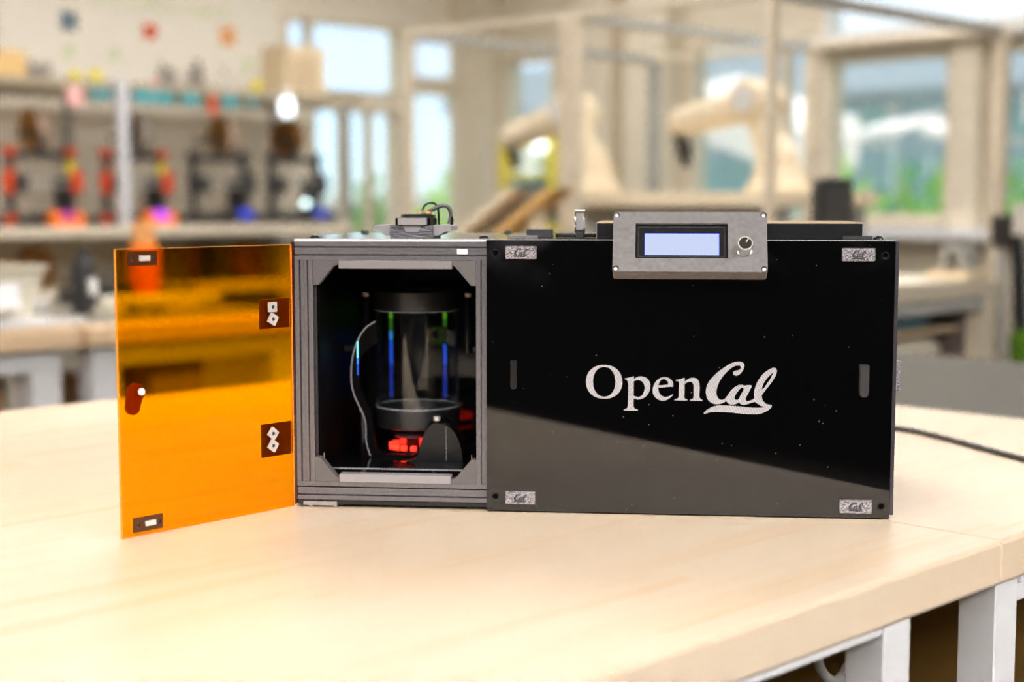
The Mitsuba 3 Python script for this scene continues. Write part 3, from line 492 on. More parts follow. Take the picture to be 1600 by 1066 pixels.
t = Thing('wall_device', 'dark device on a tripod in front of the last window', 'device', M=RT @ mat4(t=(4.45, 2.262, 0))); t.part('body', cb(-.028, .028, -.03, .03, 1.10, 1.20, .006), 'c_robot_dark'); t.part('stand', cat(*[tube([(0, 0, 1.10), (.07*math.cos(a), .07*math.sin(a), .01)], .012, 8) for a in (0, 2.1, 4.2)]), 'frame_grey')
t = Thing('low_cabinet', 'low cabinet with a brown top at the right edge of the photo', 'cabinet', M=RT); t.own(cb(4.35, 5.2, 1.6, 2.15, 0.05, .98, .005), 'c_pale_grey'); t.part('top', cb(4.33, 5.22, 1.58, 2.17, .981, 1.005, .003), 'c_red_brown'); t.part('plinth', cb(4.4, 5.15, 1.65, 2.1, 0, .05), 'frame_grey')

# ------------------------------------------------------------------ the black box printer on the workbench
DM = mat4(rotz(-0.101), (-0.2348, 1.6231, EYE-0.3279))
W, H, D, PL = 0.634, 0.2855, 0.315, 0.2092                  # width, height, depth; left edge of the black front panel
P = Thing('box_printer', 'black box-shaped printer with open orange door and glossy black front panel on the wooden workbench', 'printer', M=DM)
def profile():
    """20 mm slotted aluminium profile, centred"""
    a, q = .010, Polygon
    s = sbox(-a, -a, a, a)
    n = unary_union([sbox(-.0052, -.0101, -.0034, -.0052), sbox(.0034, -.0101, .0052, -.0052), sbox(-.0034, -.0101, .0034, -.0091), sbox(-.0003, -.0101, .0003, -.0085)])
    for k in range(4): s = s.difference(affinity.rotate(n, 90*k, origin=(0, 0)))
    return s
PROF = profile()
def rail(p0, p1):
    p0, p1 = np.array(p0, float), np.array(p1, float); L = np.linalg.norm(p1-p0); m = extr(PROF, L); d = (p1-p0)/L; k = int(np.argmax(np.abs(d)))
    R = {2: np.eye(3), 0: np.array([[0, 0, 1], [1, 0, 0], [0, 1, 0.]]), 1: np.array([[1, 0, 0], [0, 0, 1], [0, -1, 0.]])}[k]
    m.apply_transform(mat4(R, p0)); P.part('frame_rail', m, 'anodised')
ztop, zbot = H-.0125, .0115
for y in (.010, D-.010):
    rail((.0, y, ztop), (W, y, ztop)); rail((.0, y, zbot), (W, y, zbot))
    for x in (.010, .2073, W-.0105): rail((x, y, zbot+.0101), (x, y, ztop-.0101))
for x in (.010, .2073, W-.0105):
    for z in (ztop, zbot): rail((x, .0201, z), (x, D-.0201, z))
# lid of clear dark sheet with screws
P.part('lid', cb(.0, W, .001, D, H-.0024, H+.0008, .0004), 'lid_clear')
for x, y in ((.020, .012), (.2045, .012), (.020, .285), (.045, .30), (.20, .30), (.43, .30), (.62, .02), (.62, .30)):
    s = P.part('screw', lathe([(0, H+.001), (.0052, H+.001), (.0048, H+.0028), (.003, H+.0042), (0, H+.0045)], 24).apply_transform(mat4(t=(x, y, 0))), 'black_satin', 40)
# side sheets
P.part('lid_edge', cb(.0, W, .0002, .0009, H-.0026, H+.0006, .0002), 'lid_edge_lit', label='front edge of the lid painted bright as if lit')  # clear edge painted white to look lit up
P.part('side_panel', cb(-.0036, -.0004, -.002, D+.002, -.0035, H-.003, .0004), 'side_red', label='dark red transparent side sheet')
P.part('side_panel', cb(W+.0004, W+.0040, -.006, D+.002, -.0015, H-.0005, .0004), 'side_dark')
P.part('bottom_panel', cb(.0, W, .0, D, -.0035, .0012, .0005), 'black_satin')
P.part('back_panel', cb(.0, W, D+.0004, D+.0034, .0, H-.003, .0004), 'black_gloss')
# front panel of black acrylic with holes
def hole(x, z, r): return Point(x, z).buffer(r, 12)
HO = [(.2188, .2715), (.6245, .2700), (.2186, .0100), (.6258, .0072)]
pan = sbox(PL, -.0055, W+.0003, H-.0006)
for x, z in HO: pan = pan.difference(hole(x, z, .0030))
P.M = DM @ mat4(rotx(-.0032))                         # the sheet leans back a hair
m = extr(pan, .0034); m.apply_transform(mat4(rotx(PI/2), (0, -.0016, 0)))
FP = P.part('front_panel', m, 'acrylic_black', label='glossy black front panel with white lettering')
P.part('panel_edge', cat(cb(PL, W, -.0050, -.0016, H-.0005, H+.0004, .0002)), 'print_light', parent=FP)
for x, z in HO:
    P.part('screw_hole', lathe([(.0030, 0), (.0044, .0001), (.0044, .0004), (.0030, .0004), (.0030, 0)], 24).apply_transform(mat4(rotx(PI/2), (x, -.0050, z))), 'black_satin', parent=FP)
    P.part('hole_bottom', disc_rod((x, -.0008, z), (x, -.0002, z), .0029, .0001, 20), 'black_deep', parent=FP)

def rs(pts, n=6, corners=()):
    """closed outline through the points, rounded except at the corners"""
    p = np.array(pts, float); N = len(p)
    if not corners: return spline(p, N*n, True)
    c = sorted(corners); out = []
    for i, a in enumerate(c):
        b = c[(i+1) % len(c)]; idx = [k % N for k in range(a, (b if b > a else b+N)+1)]
        seg = p[idx]; out.append((spline(seg, len(seg)*n) if len(seg) > 2 else seg)[:-1])
    return np.vstack(out)
def P2(pts, corners=()): return Polygon(rs(pts, 6, corners)).buffer(0)
# serif lettering, outlines in units of a drawing grid
def ell(cx, cy, rx, ry, e=2.15, n=72):
    a = np.arange(n)*2*PI/n; c, s = np.cos(a), np.sin(a)
    return Polygon(np.stack([cx+rx*np.sign(c)*np.abs(c)**(2/e), cy+ry*np.sign(s)*np.abs(s)**(2/e)], 1))
gO = ell(337, 286, 217, 209).difference(ell(337, 286, 132, 181))
gp = P2([(580, 240), (640, 228), (690, 210), (692, 248), (738, 218), (785, 213), (850, 240), (886, 320), (872, 405), (820, 470), (750, 497), (690, 488), (690, 560), (697, 600), (740, 618), (740, 635), (573, 635), (573, 618), (612, 600), (620, 560), (620, 300), (608, 262), (580, 252)],
        (0, 2, 3, 11, 14, 15, 16, 17, 22)).difference(P2([(690, 275), (735, 259), (778, 272), (812, 320), (815, 380), (790, 440), (748, 465), (690, 450)], (0, 7)))
ge = P2([(1158, 335), (1155, 290), (1122, 240), (1060, 218), (985, 240), (930, 310), (912, 380), (930, 450), (985, 497), (1045, 508), (1100, 488), (1155, 437), (1147, 428), (1100, 455), (1050, 460), (1005, 430), (985, 385), (981, 350)],
        (0, 11, 12, 17)).difference(P2([(985, 320), (1000, 272), (1035, 245), (1072, 255), (1095, 290), (1092, 311)], (0, 5)))
gn = P2([(1185, 250), (1240, 240), (1292, 222), (1293, 268), (1340, 235), (1390, 222), (1440, 240), (1466, 300), (1468, 400), (1475, 475), (1505, 490), (1505, 505), (1358, 505), (1358, 490), (1390, 475), (1397, 400), (1394, 310), (1372, 277), (1340, 274), (1292, 300), (1291, 400), (1296, 475), (1325, 488), (1325, 503), (1173, 503), (1173, 488), (1214, 472), (1222, 400), (1223, 290), (1208, 267), (1185, 262)],
        (0, 2, 3, 10, 11, 12, 13, 19, 22, 23, 24, 25, 30))
g2 = lambda x, y: (x, y)
C_ = P2([(617, 300), (630, 325), (655, 340), (695, 332), (745, 290), (782, 220), (783, 165), (750, 130), (700, 122), (610, 142), (500, 205), (370, 310), (270, 425), (225, 520), (217, 620), (245, 715), (305, 768), (380, 787), (450, 775), (520, 738), (560, 700), (535, 660), (500, 700), (445, 717), (405, 695), (380, 645), (378, 570), (400, 480), (450, 380), (530, 280), (620, 205), (680, 183), (722, 187), (732, 208), (712, 245), (660, 262), (625, 278)], (20, 21))
a_ = P2([(500, 700), (530, 665), (570, 600), (630, 530), (700, 488), (755, 480), (800, 492), (840, 482), (895, 484), (902, 496), (880, 550), (830, 650), (814, 705), (828, 729), (870, 725), (940, 688), (970, 735), (870, 768), (800, 790), (745, 785), (716, 752), (680, 772), (620, 790), (560, 778), (525, 735)], (0, 6, 8, 9, 15, 16, 20, 24)).difference(P2([(778, 535), (750, 528), (700, 580), (660, 640), (648, 690), (668, 712), (702, 705), (726, 665), (752, 608)]))
l_ = P2([(940, 735), (940, 680), (934, 600), (950, 520), (1000, 400), (1080, 295), (1170, 230), (1235, 210), (1268, 240), (1262, 310), (1200, 430), (1110, 555), (1052, 635), (1060, 700), (1100, 755), (1150, 780), (1190, 786), (1203, 800), (1180, 842), (1115, 890), (1030, 925), (940, 935), (780, 930), (600, 913), (400, 905), (280, 915), (200, 940), (188, 932), (220, 890), (290, 840), (380, 808), (500, 801), (700, 812), (860, 826), (1000, 832), (1108, 818), (1040, 803), (990, 770)], (0, 12, 26, 35)).difference(P2([(1214, 286), (1170, 325), (1110, 400), (1065, 480), (1054, 548), (1078, 530), (1130, 450), (1180, 370)], (0, 4)))
k3, k2 = 210/1600, 140/1357
scr = lambda g: affinity.affine_transform(g, [k2, 0, 0, k2, 1080-900, 550-560])
ser = lambda g: affinity.affine_transform(g, [k3, 0, 0, k3, 0, 0])
cal = unary_union([scr(C_), scr(a_), scr(l_)]).buffer(.05)
# drawing grid -> panel metres (x right, z up)
def to_panel(g): return affinity.affine_transform(g, [.1423/210, 0, 0, -.0664/100, .3048, .1602])
for nm, g in (('letter', ser(gO)), ('letter', ser(gp)), ('letter', ser(ge)), ('letter', ser(gn)), ('script_lettering', cal)):
    m = extr(to_panel(g), .00012); m.apply_transform(mat4(rotx(PI/2), (0, -.00501, 0))); P.part(nm, m, 'lettering', parent=FP)
# printed badges
cx0, cy0, cx1, cy1 = cal.bounds
for x0, x1, z0, z1 in ((.2294, .2627, .2652, .2790), (.5800, .6138, .2643, .2779), (.2297, .2617, .0024, .0162), (.5824, .6160, -.0002, .0142)):
    P.part('badge', cb(x0, x1, -.0088, -.0051, z0, z1, .0006), 'badge_print', parent=FP)
    hgt = (z1-z0)*.70; s = hgt/(cy1-cy0); e = affinity.affine_transform(cal.buffer(.6), [s*1.15, 0, 0, -s, (x0+x1)/2-s*1.15*(cx0+cx1)/2, (z0+z1)/2+s*(cy0+cy1)/2])
    m = extr(e, .0001); m.apply_transform(mat4(rotx(PI/2), (0, -.0089, 0))); P.part('badge_emblem', m, 'emblem_dark', parent=FP)
# pulls on the panel and the side
def pull(x0, x1, z0, z1, y, mat): return trimesh.convex.convex_hull(np.vstack([disc_rod(((x0+x1)/2, y, z0+.005), ((x0+x1)/2, -.005, z0+.005), (x1-x0)/2, .001).vertices, cb(x0, x1, y, -.005, z0+.006, z1, .0008).vertices]))
P.part('pull', pull(.2346, .2422, .1250, .1575, -.0085, 0), 'black_satin', parent=FP); P.part('pull', pull(.6000, .6098, .1228, .1565, -.014, 0), 'black_print', parent=FP)
P.M = DM
P.part('side_pull', cb(W+.0042, W+.0118, .012, .022, .1272, .1592, .0012), 'badge_print')
P.part('slot_cover', cb(.1768, .1885, -.0006, .0008, .2697, .2757, .0004), 'white_plastic', label='short white slot cover')
# corner brackets and trim bars around the opening
Z0o, Z1o, X0o, X1o = .0216, .2628, .0203, .1971
def bracket(sx, sz, sc=1.0):
    q = Polygon([(0, 0), (.0284, 0), (.0284, .0045), (.0228, .0058), (.0055, .0262), (.0052, .0266), (0, .0266)])
    m = extr(q, .012); m.apply_transform(mat4(rotx(PI/2)))                    # x, z, thickness to -y
    if sx < 0: m.vertices[:, 0] *= -1; m.invert()
    if sz < 0: m.vertices[:, 2] *= -1; m.invert()
    m.apply_translation((X0o if sx > 0 else X1o, .0125, Z0o if sz > 0 else Z1o)); return m
for sx in (1, -1):
    for sz in (1, -1): P.part('corner_bracket', bracket(sx, sz), 'bracket_grey' if sz > 0 or sx < 0 else 'bracket_dark', label='grey printed corner bracket')
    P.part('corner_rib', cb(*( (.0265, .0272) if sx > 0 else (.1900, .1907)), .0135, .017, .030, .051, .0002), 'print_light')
P.part('trim_bar', cb(.0488, .1715, -.0022, .0120, .2540, .2629, .0006), 'trim_grey'); P.part('trim_bar', cb(.0471, .1695, -.0022, .0120, .0214, .0306, .0006), 'print_light')
# feet
for x0, x1 in ((.0045, .0500), (.2915, .3360), (.5845, .6310)):
    for y in (.004, D-.05):
        f = P.part('foot', cb(x0, x1, y, y+.045, -.0052, -.0036, .0005), 'black_satin')
        for xx in (x0+.009, x1-.009): P.part('pad', lathe([(0, -.0073), (.0032, -.0073), (.0085, -.0062), (.009, -.0052), (0, -.0052)], 24).apply_transform(mat4(t=(xx, y+.010, 0))), 'black_rubber', 40, parent=f); P.part('screw', cb(xx-.0022, xx+.0022, y+.0002, y+.0014, -.0072, -.0053, .0002), 'steel', parent=f)
P.part('foot_cover', cb(.0065, .0440, -.0012, .0038, -.0050, -.0004, .0005), 'print_light')

# ---- open door of orange acrylic
da = .8382; dd = np.array([-math.cos(da), -math.sin(da), 0]); dn = np.array([-dd[1], dd[0], 0])*1.0
wpos = np.array([-0.2348-.0045, 1.6231, EYE-.3279])
# door axes: a outwards from the hinge, b towards the viewer, z up
nfront = np.array([math.sin(da), -math.cos(da), 0])
DMAT = mat4(np.stack([dd, nfront, [0, 0, 1]], 1), wpos)
def dbox(a0, a1, b0, b1, z0, z1, c=.0003): return cb(a0, a1, b0, b1, z0, z1, c)
def dpart(name, mesh, mat, smooth=False, parent=None, label=None):
    if np.linalg.det(DMAT[:3, :3]) < 0: mesh = mesh.copy(); mesh.invert()
    M0, P.M = P.M, DMAT; k = P.part(name, mesh, mat, smooth, parent, label); P.M = M0; return k
DA, DZ0, DZ1, TH = .2199, -.0059, .2800, .0030
v = np.array([[.0012, TH/2, DZ0+.0006], [DA-.0008, TH/2, DZ0+.0006], [DA-.0008, TH/2, DZ1-.0006], [.0012, TH/2, DZ1-.0006]])
DOOR = dpart('door', trimesh.Trimesh(v, [[0, 1, 2], [0, 2, 3]], process=False), 'acrylic_orange', label='transparent orange acrylic door, swung open to the left')
dpart('door_edge', cat(dbox(DA-.0008, DA, 0, TH, DZ0, DZ1), dbox(.0, .0010, 0, TH, DZ0, DZ1), dbox(.001, DA-.0008, 0, TH, DZ1-.0005, DZ1), dbox(.001, DA-.0008, 0, TH, DZ0, DZ0+.0005)), 'orange_edge', parent=DOOR, label='bright orange edge of the sheet')
for z0, z1, nz in ((.1906, .2222, ((.0288, .2139, 0.), (.0284, .2008, .52))), (.0521, .0880, ((.0305, .0779, .70), (.0308, .0647, .62)))):
    h = dpart('hinge', cat(dbox(.0015, .0415, -.0030, -.0006, z0, z1), *[disc_rod((-.0030, -.0012, z0+(z1-z0)*k/5), (-.0030, -.0012, z0+(z1-z0)*(k+.92)/5), .0028, .0003, 16) for k in range(5)]), 'hinge_dark', parent=DOOR)
    for a, z, r in nz:
        q = affinity.rotate(sbox(-.0048, -.0048, .0048, .0048).buffer(.0006), math.degrees(r), origin=(0, 0)).difference(Point(0, 0).buffer(.0021))
        m = extr(q, .0026); m.apply_transform(mat4(rotx(PI/2))); m.apply_translation((a, TH+.0027, z)); dpart('square_nut', m, 'nickel', parent=DOOR, label='square nickel nut')
        dpart('screw', disc_rod((a, TH+.0002, z), (a, TH+.0018, z), .0020, .0003, 16), 'anodised_dark', parent=DOOR)
for z, lab in ((.2705, 0), (.0062, 1)):
    q = sbox(.1735, z-.0072, .2075, z+.0072).difference(Point(.1778, z).buffer(.0021)).difference(Point(.2028, z).buffer(.0024)).difference(sbox(.1815, z-.0030, .1948, z+.0030))
    m = extr(q, .0022); m.apply_transform(mat4(rotx(PI/2))); m.apply_translation((0, TH+.0023, 0)); dpart('magnet_plate', m, 'brown_smoke', parent=DOOR, label='dark smoked plate with a magnet')
    dpart('magnet', dbox(.1817, .1946, TH+.0002, TH+.0030, z-.0028, z+.0028, .0003), 'nickel', parent=DOOR)
    for a in (.1778, .2028): dpart('screw', disc_rod((a, TH+.0001, z), (a, TH+.0015, z), .0018, .0003, 16), 'anodised_dark', parent=DOOR)
lv = unary_union([Point(.1975, .1373).buffer(.0096), Point(.2010, .1235).buffer(.0078), Polygon([(.1885, .1373), (.2071, .1373), (.2088, .1235), (.1932, .1235)])])
m = extr(lv, .004); m.apply_transform(mat4(rotx(PI/2))); m.apply_translation((0, -.0004, 0)); dpart('latch', m, 'c_brown', parent=DOOR, label='dark latch lever behind the door')
dpart('latch_screw', disc_rod((.1950, TH+.0001, .1388), (.1950, TH+.0042, .1388), .0038, .001, 24), 'white_plastic', 40, parent=DOOR)

# ---- chamber behind the door
CH = []
P.part('chamber_wall', cb(.0205, .0225, .0205, .2880, .022, .2600, .0002), 'black_deep'); P.part('chamber_wall', cb(.1950, .1970, .0205, .2880, .022, .2600, .0002), 'black_gloss')
P.part('chamber_wall', cb(.0206, .1969, .2885, .2905, .022, .2600, .0002), 'black_gloss'); P.part('chamber_roof', cb(.0206, .1969, .0205, .2905, .2602, .2620, .0002), 'black_satin')
P.part('chamber_floor', cb(.0228, .1947, .040, .2883, .0225, .0300, .0005), 'black_gloss'); P.part('floor_glint', cb(.0240, .1935, .0392, .0399, .0285, .0302, .0001), 'print_light')  # pale strip painted as the highlight along the floor's front edge
P.part('floor_step', cb(.0228, .1947, .0130, .0390, .0216, .0235, .0003), 'black_gloss')
for x in (.067, .145):
    for dx in (-.0012, .0012): P.part('clip', disc_rod((x+dx, .036, .0237), (x+dx, .036, .0285), .0007, .0001, 10), 'steel')
# rounded cradle plate with a cut-out
cr = P2([(.0700, .1640), (.0676, .1880), (.0560, .1800), (.0440, .1590), (.0393, .1352), (.0405, .1093), (.0478, .0908), (.0550, .0723), (.0560, .0500), (.0600, .0305), (.0700, .0302), (.1480, .0302), (.1560, .0302), (.1560, .0640), (.1440, .0785), (.1345, .0765), (.1270, .0680), (.1205, .0480), (.1120, .0345), (.0980, .0335), (.0800, .0340), (.0690, .0390), (.0640, .0520), (.0625, .0740), (.0560, .0930), (.0490, .1110), (.0478, .1350), (.0530, .1520)], (0, 1, 9, 12))
m = extr(cr, .010); m.apply_transform(mat4(rotx(PI/2), (0, .118, 0))); P.part('cradle_plate', m, 'black_deep')
hl = np.array([(.0672, .1885), (.0556, .1806), (.0434, .1592), (.0386, .1352), (.0398, .1090), (.0471, .0905), (.0543, .0722), (.0552, .0500), (.0600, .0318)]); P.part('cradle_glint', tube(np.stack([spline(hl, 50)[:, 0], np.full(50, .1075), spline(hl, 50)[:, 1]], 1), .0010, 8), 'print_light', True)  # pale tube painted as the highlight running along the plate edge
fin = P2([(.1060, .0303), (.1170, .0345), (.1225, .050), (.128, .064), (.136, .0732), (.1450, .0738), (.1560, .0700), (.1660, .0560), (.1700, .0400), (.1710, .0303)], (0, 9))
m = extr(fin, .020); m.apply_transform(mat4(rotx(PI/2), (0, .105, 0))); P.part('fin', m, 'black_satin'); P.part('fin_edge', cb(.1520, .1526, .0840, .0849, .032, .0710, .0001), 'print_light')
for x, y, z0, z1, cap in ((.0505, .135, .150, .2150, 1), (.1712, .135, .150, .2150, 1), (.0505, .113, .0302, .083, 1), (.1402, .095, .0738, .0760, 1)):
    p_ = P.part('pillar', disc_rod((x, y, z0), (x, y, z1), .0046, .0005, 20), 'black_gloss', 40)
    P.part('cap_screw', disc_rod((x, y, z1+.0001), (x, y, z1+.0052), .0042, .0006, 20), 'nickel', 40, parent=p_)
P.part('pillar_arm', cb(.0226, .0505, .138, .146, .150, .158, .001), 'black_satin'); P.part('pillar_arm', cb(.1712, .1949, .138, .146, .150, .158, .001), 'black_satin')
VX, VY, VR = .1062, .165, .0492
# red lamp ring under the rotating stage
P.part('stage_base', lathe([(0, .0302), (.040, .0302), (.038, .034), (0, .034)]).apply_transform(mat4(t=(VX, VY, 0))), 'black_gloss', 40)
P.part('stage', lathe([(0, .047), (.021, .047), (.023, .049), (.021, .0520), (.009, .0525), (.009, .0575), (0, .0575)]).apply_transform(mat4(t=(VX-.006, VY, 0))), 'print_mid', 40)
P.part('stage_column', rod((VX-.006, VY, .034), (VX-.006, VY, .047), .008), 'black_gloss', 40)
for k in range(16):
    a = 2*PI*k/16; c = np.array([VX+.031*math.cos(a), VY+.031*math.sin(a), .0375])
    key = P.part('red_lamp', cb(c[0]-.0034, c[0]+.0034, c[1]-.0034, c[1]+.0034, .0342, .0395, .0006), 'c_red'); scene[key]['emitter'] = emit((2.6, .055, .03))
# added glowing strips stand for reflected streaks behind the tube: green above, blue below
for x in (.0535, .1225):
    s = P.part('streak_glow', cb(x-.004, x+.004, .2815, .2880, .07, .215, .0004), 'black_plastic')
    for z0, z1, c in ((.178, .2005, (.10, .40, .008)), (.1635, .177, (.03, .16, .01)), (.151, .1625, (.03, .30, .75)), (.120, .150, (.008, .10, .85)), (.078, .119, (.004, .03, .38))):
        key = P.part('lamp', cb(x-.0020, x+.0020, .2798, .2814, z0, z1, .0003), 'black_gloss', parent=s); scene[key]['emitter'] = emit(c)  # glow imitates streaks of reflected light, not a real lamp
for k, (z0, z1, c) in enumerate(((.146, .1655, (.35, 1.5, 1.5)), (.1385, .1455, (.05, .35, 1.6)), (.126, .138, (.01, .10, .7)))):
    key = P.part('edge_glint', cb(.0455, .0472, .1062, .1076, z0, z1, .0003), 'black_gloss'); scene[key]['emitter'] = emit(c)  # added glow imitating the cyan highlight on the cradle edge
# camera board on the right
B = P.part('camera_board', cb(.1030, .1260, .268, .2695, .1475, .1700, .0002), 'c_leaf_green', label='small green camera board')
P.part('lens', disc_rod((.1125, .2678, .1590), (.1125, .263, .1590), .0045, .0006, 20), 'black_gloss', parent=B); P.part('lens_mount', cb(.107, .118, .2660, .2678, .1535, .1645, .0003), 'c_pale_grey', parent=B)
P.part('connector', cb(.1005, .1050, .2655, .2678, .1490, .1665, .0004), 'c_pink', parent=B); P.part('ribbon', cb(.1262, .1385, .2665, .2672, .1465, .1650, .0001), 'white_plastic', parent=B); P.part('sensor', cb(.1195, .1235, .2662, .2678, .1610, .1655, .0003), 'c_orange_soft', parent=B)
P.part('board_mount', cb(.1080, .1120, .2697, .2884, .150, .165, .0003), 'black_plastic', parent=B)

# ---- motor bracket on the lid
P.M = DM @ mat4(np.diag([.965, 1, .955]), (.1085+.0165-.965*.1085, -.104, H+.0009-.955*(H+.0009)))
MB = P.part('motor_bracket', cat(cb(.0836, .1320, .125, .185, H+.0009, .3010, .0004)), 'layered_print', label='grey printed motor bracket')
def wing(s, x): 
    q = [(0, 0), (.006, .0), (.012, .004), (.020, .005), (.020, .0105), (.018, .0115), (0, .0115)]
    m = extr(Polygon([(x+s*a, .2895+b) for a, b in q]).buffer(0), .05); m.apply_transform(mat4(rotx(PI/2), (0, .180, 0))); return m
P.part('wing', wing(-1, .0834), 'print_light', parent=MB); P.part('wing', wing(1, .1322), 'print_light', parent=MB)
q = Polygon([(.0975, .30105), (.1205, .30105), (.1160, .2935), (.1020, .2935)]); m = extr(q, .0012); m.apply_transform(mat4(rotx(PI/2), (0, .1248, 0))); P.part('wedge', m, 'print_light', parent=MB)
MO = P.part('motor', cat(cb(.0935, .1260, .118, .172, .3012, .3092, .0006)), 'print_light', label='motor with a round black cap')
P.part('motor_side', cb(.0900, .0934, .124, .172, .3012, .3092, .0005), 'black_gloss', parent=MO); P.part('motor_side', cb(.1261, .1295, .124, .172, .3012, .3092, .0005), 'black_gloss', parent=MO)
P.part('motor_cap', lathe([(0, .3093), (.0192, .3093), (.0196, .3098), (.0196, .3128), (.019, .3134), (0, .3134)], 48).apply_transform(mat4(t=(.1125, .145, 0))), 'knob_face', 40, parent=MO)
P.part('connector', cb(.113, .127, .140, .150, .3135, .3165, .0006), 'c_orange_soft', parent=MO); P.part('connector', cb(.1165, .1225, .1385, .1399, .3136, .3160, .0003), 'c_teal', parent=MO)
for pts, r, mt in (([(.1165, .146, .3150), (.1190, .150, .3230), (.1250, .155, .3262), (.1305, .160, .3240), (.1325, .165, .3150), (.1318, .172, .3040), (.1318, .178, .2960)], .0013, 'black_plastic'), ([(.1240, .146, .3160), (.1320, .142, .3205), (.1400, .142, .3238), (.1470, .145, .3215), (.1490, .150, .3160), (.1480, .155, .3110), (.1450, .160, .3030)], .0019, 'print_mid'), ([(.1245, .149, .3165), (.1330, .146, .3195), (.1410, .147, .3225), (.1462, .150, .3195), (.1480, .154, .3130), (.1492, .158, .3060), (.1480, .162, .3015)], .0016, 'black_satin'), ([(.121, .1385, .3150), (.1185, .142, .3172), (.1150, .146, .3150)], .0009, 'c_orange')):
    P.part('wire', tube(spline(pts, 40), r, 8), mt, True, parent=MO)

# ---- things behind the front panel on the lid
P.M = DM
P.part('cover_block', cb(.2316, .2625, .004, .016, H+.0009, .2898, .0004), 'print_mid'); P.part('cover_block', cb(.2470, .2745, .050, .075, H+.0009, .2955, .0006), 'black_print')
P.part('cover_block', cb(.5815, .6120, .004, .016, H+.0009, .2900, .0004), 'black_print')
BT = P.part('top_box', cb(.3250, .6030, .010, .150, H+.0010, .3026, .0005), 'black_satin', label='flat black box on the lid behind the display'); P.part('top_plate', cb(.3245, .6035, .012, .152, .3028, .3040, .0003), 'ply_tan', parent=BT)
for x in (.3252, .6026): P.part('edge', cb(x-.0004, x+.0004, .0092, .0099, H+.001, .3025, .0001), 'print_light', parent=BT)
P.part('cable', tube(np.array([(x, .060+.01*math.sin(x*30), H+.0036) for x in np.linspace(.278, .322, 14)]), .0024, 8), 'black_plastic', True)
loop = np.array([(.3055, .046+.0085*math.cos(a), .3030+.0135*math.sin(a)) for a in np.linspace(-.9*PI/2, 1.5*PI-.6, 28)])
m = cat(*[trimesh.convex.convex_hull(np.array([(x, y+dy*.0, z) for x in (.3002, .3108) for y, z, dy in ((a[1], a[2], 0), (b[1], b[2], 0), (a[1]*.92+.046*.08, a[2]*.92+.3030*.08, 0), (b[1]*.92+.046*.08, b[2]*.92+.3030*.08, 0))])) for a, b in zip(loop, loop[1:])])
CL = P.part('cable_clip', m, 'steel', label='upright folded metal clip'); P.part('clip_block', cb(.3010, .3100, .040, .054, H+.001, .2950, .0006), 'black_plastic', parent=CL); P.part('clip_face', cb(.3018, .3100, .0365, .0375, .2955, .3130, .0003), 'print_light', parent=CL)

# ---- display housing leaning back over the top edge
tl = math.radians(25.0)
HM = mat4(rotx(-tl), (0, -.0450, .2545))                   # local: x right, y into the housing, z up the face from its lower edge
HM = DM @ HM
P.M = HM
X0, X1, FH, TK = .3440, .5018, .0670, .0205
def rrect(x0, x1, z0, z1, r): return sbox(x0+r, z0+r, x1-r, z1-r).buffer(r, 6)
face = rrect(X0, X1, 0, FH, .0030)
wx0, wx1, wz0, wz1 = .3672, .4618, .0150, .0540
SC = [(.3474, .0036), (.4984, .0036), (.3474, .0634), (.4984, .0634)]
f2 = face.difference(sbox(wx0, wz0, wx1, wz1))
for x, z in SC: f2 = f2.difference(Point(x, z).buffer(.0032))
def face_part(g, d, y0, shrink=None):
    m = extr(g, d); m.apply_transform(mat4(rotx(PI/2), (0, y0+d, 0))); return m
HS = P.part('display_housing', cat(face_part(f2, .0035, 0), face_part(face.difference(face.buffer(-.0022)), TK-.0036, .00355), face_part(face.buffer(-.0004), .0012, TK-.0012)), 'housing_grey', label='grey printed housing of the display, leaning back')
bz = sbox(wx0+.0006, wz0+.0006, wx1-.0006, wz1-.0006); sx0, sx1, sz0, sz1 = .3768, .4530, .0208, .0452
P.part('screen_bezel', face_part(bz.difference(sbox(sx0-.001, sz0-.001, sx1+.001, sz1+.001)), .004, .0042), 'black_satin', parent=HS); P.part('bezel_rim', face_part(bz.buffer(-.0018).difference(bz.buffer(-.0030)), .0006, .0037), 'black_plastic', parent=HS)
k = P.part('screen_border', cb(sx0-.0009, sx1+.0009, .0062, .0070, sz0-.0009, sz1+.0009, .0002), 'black_gloss', parent=HS, label='blue border of the lit screen'); scene[k]['emitter'] = emit((.012, .045, .42))
nx, nz = 20, 4
cells = [sbox(sx0+(sx1-sx0)*i/nx+.00008, sz0+(sz1-sz0)*j/nz+.00008, sx0+(sx1-sx0)*(i+1)/nx-.00008, sz0+(sz1-sz0)*(j+1)/nz-.00008) for i in range(nx) for j in range(nz)]
k = P.part('screen', face_part(unary_union(cells), .0004, .0056), 'black_gloss', parent=HS, label='lit pale blue screen'); scene[k]['emitter'] = emit((.60, .68, .93))
k = P.part('screen_grid', cb(sx0, sx1, .0061, .0063, sz0, sz1, .0001), 'black_gloss', parent=HS); scene[k]['emitter'] = emit((.50, .58, .90))
for x, z in SC: P.part('screw', disc_rod((x, .0032, z), (x, .0012, z), .0022, .0004, 20), 'white_plastic', 40, parent=HS)
kx, kz = .4785, .0240
P.part('knob', lathe([(0, 0), (.0078, 0), (.0078, .0010), (.0068, .0014), (.0070, .0170), (0, .0170)], 40).apply_transform(mat4(rotx(PI/2), (kx, -.0003, kz))), 'steel', 40, parent=HS, label='round metal knob'); 
P.part('knob_rim', lathe([(.0064, .0171), (.0076, .0171), (.0077, .0178), (.0072, .0186), (.0064, .0186), (.0064, .0171)], 40).apply_transform(mat4(rotx(PI/2), (kx, -.0003, kz))), 'nickel', 40, parent=HS)
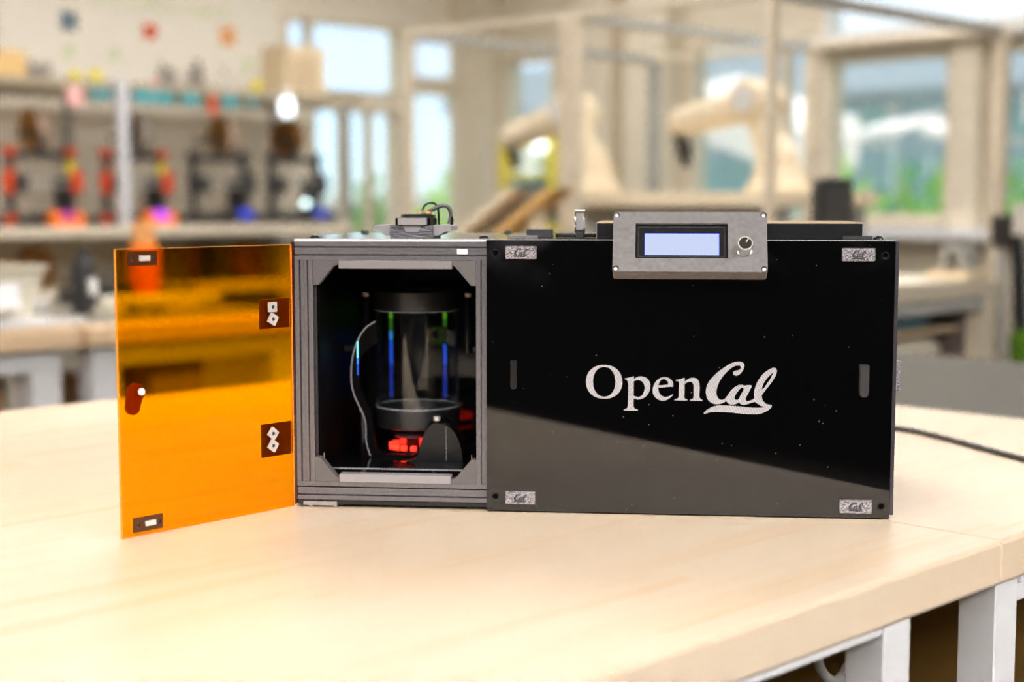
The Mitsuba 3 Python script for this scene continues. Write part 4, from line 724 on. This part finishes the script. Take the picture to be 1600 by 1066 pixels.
P.part('knob_face', lathe([(0, .0171), (.0063, .0171), (.0063, .0180), (0, .0180)], 40).apply_transform(mat4(rotx(PI/2), (kx, -.0003, kz))), 'knob_face', 40, parent=HS)
P.part('knob_mark', tf(cb(-.0006, .0006, -.0006, 0, .0015, .0058, .0001), mat4(roty(.55), (kx, -.0184, kz))), 'white_plastic', parent=HS)
P.M = DM
P.part('display_mount', cb(.38, .46, -.018, .030, .3020, .3060, .0006), 'black_plastic')

# ---- glass tube in the chamber
G = Thing('glass_jar', 'clear glass cylinder with black end caps inside the open chamber', 'jar', M=DM @ mat4(t=(VX, VY, 0)))
def wall(r, z0, z1, n=96):
    m = trimesh.creation.revolve(np.array([(r, z0), (r, z1)]), sections=n); return m
G.part('glass_wall', wall(VR-.0002, .0845, .1990), 'tube_glass', True)
G.part('inner_wall', wall(VR-.0026, .0850, .1978), 'tube_glass', True)
G.part('rim', lathe([(VR-.0022, .0838), (VR+.0006, .0838), (VR+.0006, .0850), (VR-.0022, .0850), (VR-.0022, .0838)], 72), 'glass_rim', 40); G.part('rim', lathe([(VR-.0018, .1978), (VR+.0004, .1978), (VR+.0004, .1988), (VR-.0018, .1988), (VR-.0018, .1978)], 72), 'glass_rim', 40)
G.part('top_cap', lathe([(0, .1990), (VR+.0008, .1990), (VR+.0018, .2000), (VR+.0018, .2205), (VR+.0008, .2215), (0, .2215)], 72), 'cap_black', 40)
G.part('bottom_cap', lathe([(0, .0600), (VR-.001, .0600), (VR+.0012, .0615), (VR+.0016, .0825), (VR+.0010, .0837), (VR-.0024, .0837), (VR-.0024, .0700), (0, .0700)], 72), 'cap_black', 40)
G.part('spindle', rod((-.006, 0, .05765), (-.006, 0, .06), .006, 20), 'print_mid', 40)
# ---- mains cable
t = Thing('power_cable', 'black power cable running from behind the black printer to the right over the table', 'cable')
pts = [(.425, 1.83, 1.010), (.44, 1.94, .995), (.50, 2.08, .945), (.56, 2.13, .9205)]
def uv2w(u, v, z): return ((u-v)/math.sqrt(2), (u+v)/math.sqrt(2), z)
pts = [uv2w(1.70, 1.22, .9186), uv2w(1.86, 1.19, .9186), uv2w(1.925, 1.145, .9186), uv2w(1.905, 1.06, .9186), uv2w(1.850, .955, .9186), uv2w(1.805, .87, .9186), uv2w(1.77, .80, .9186), uv2w(1.745, .745, .9186)]
t.own(tube(spline(pts, 80), .0036, 12), 'black_plastic', True)
wr_ = spline(pts, 80)
for i0 in (34, 37, 40, 44, 48, 53): t.part('print_mark', tube(wr_[i0:i0+3]+np.array([-.0010, -.0012, .0030]), .0007, 5), 'c_pale_grey')
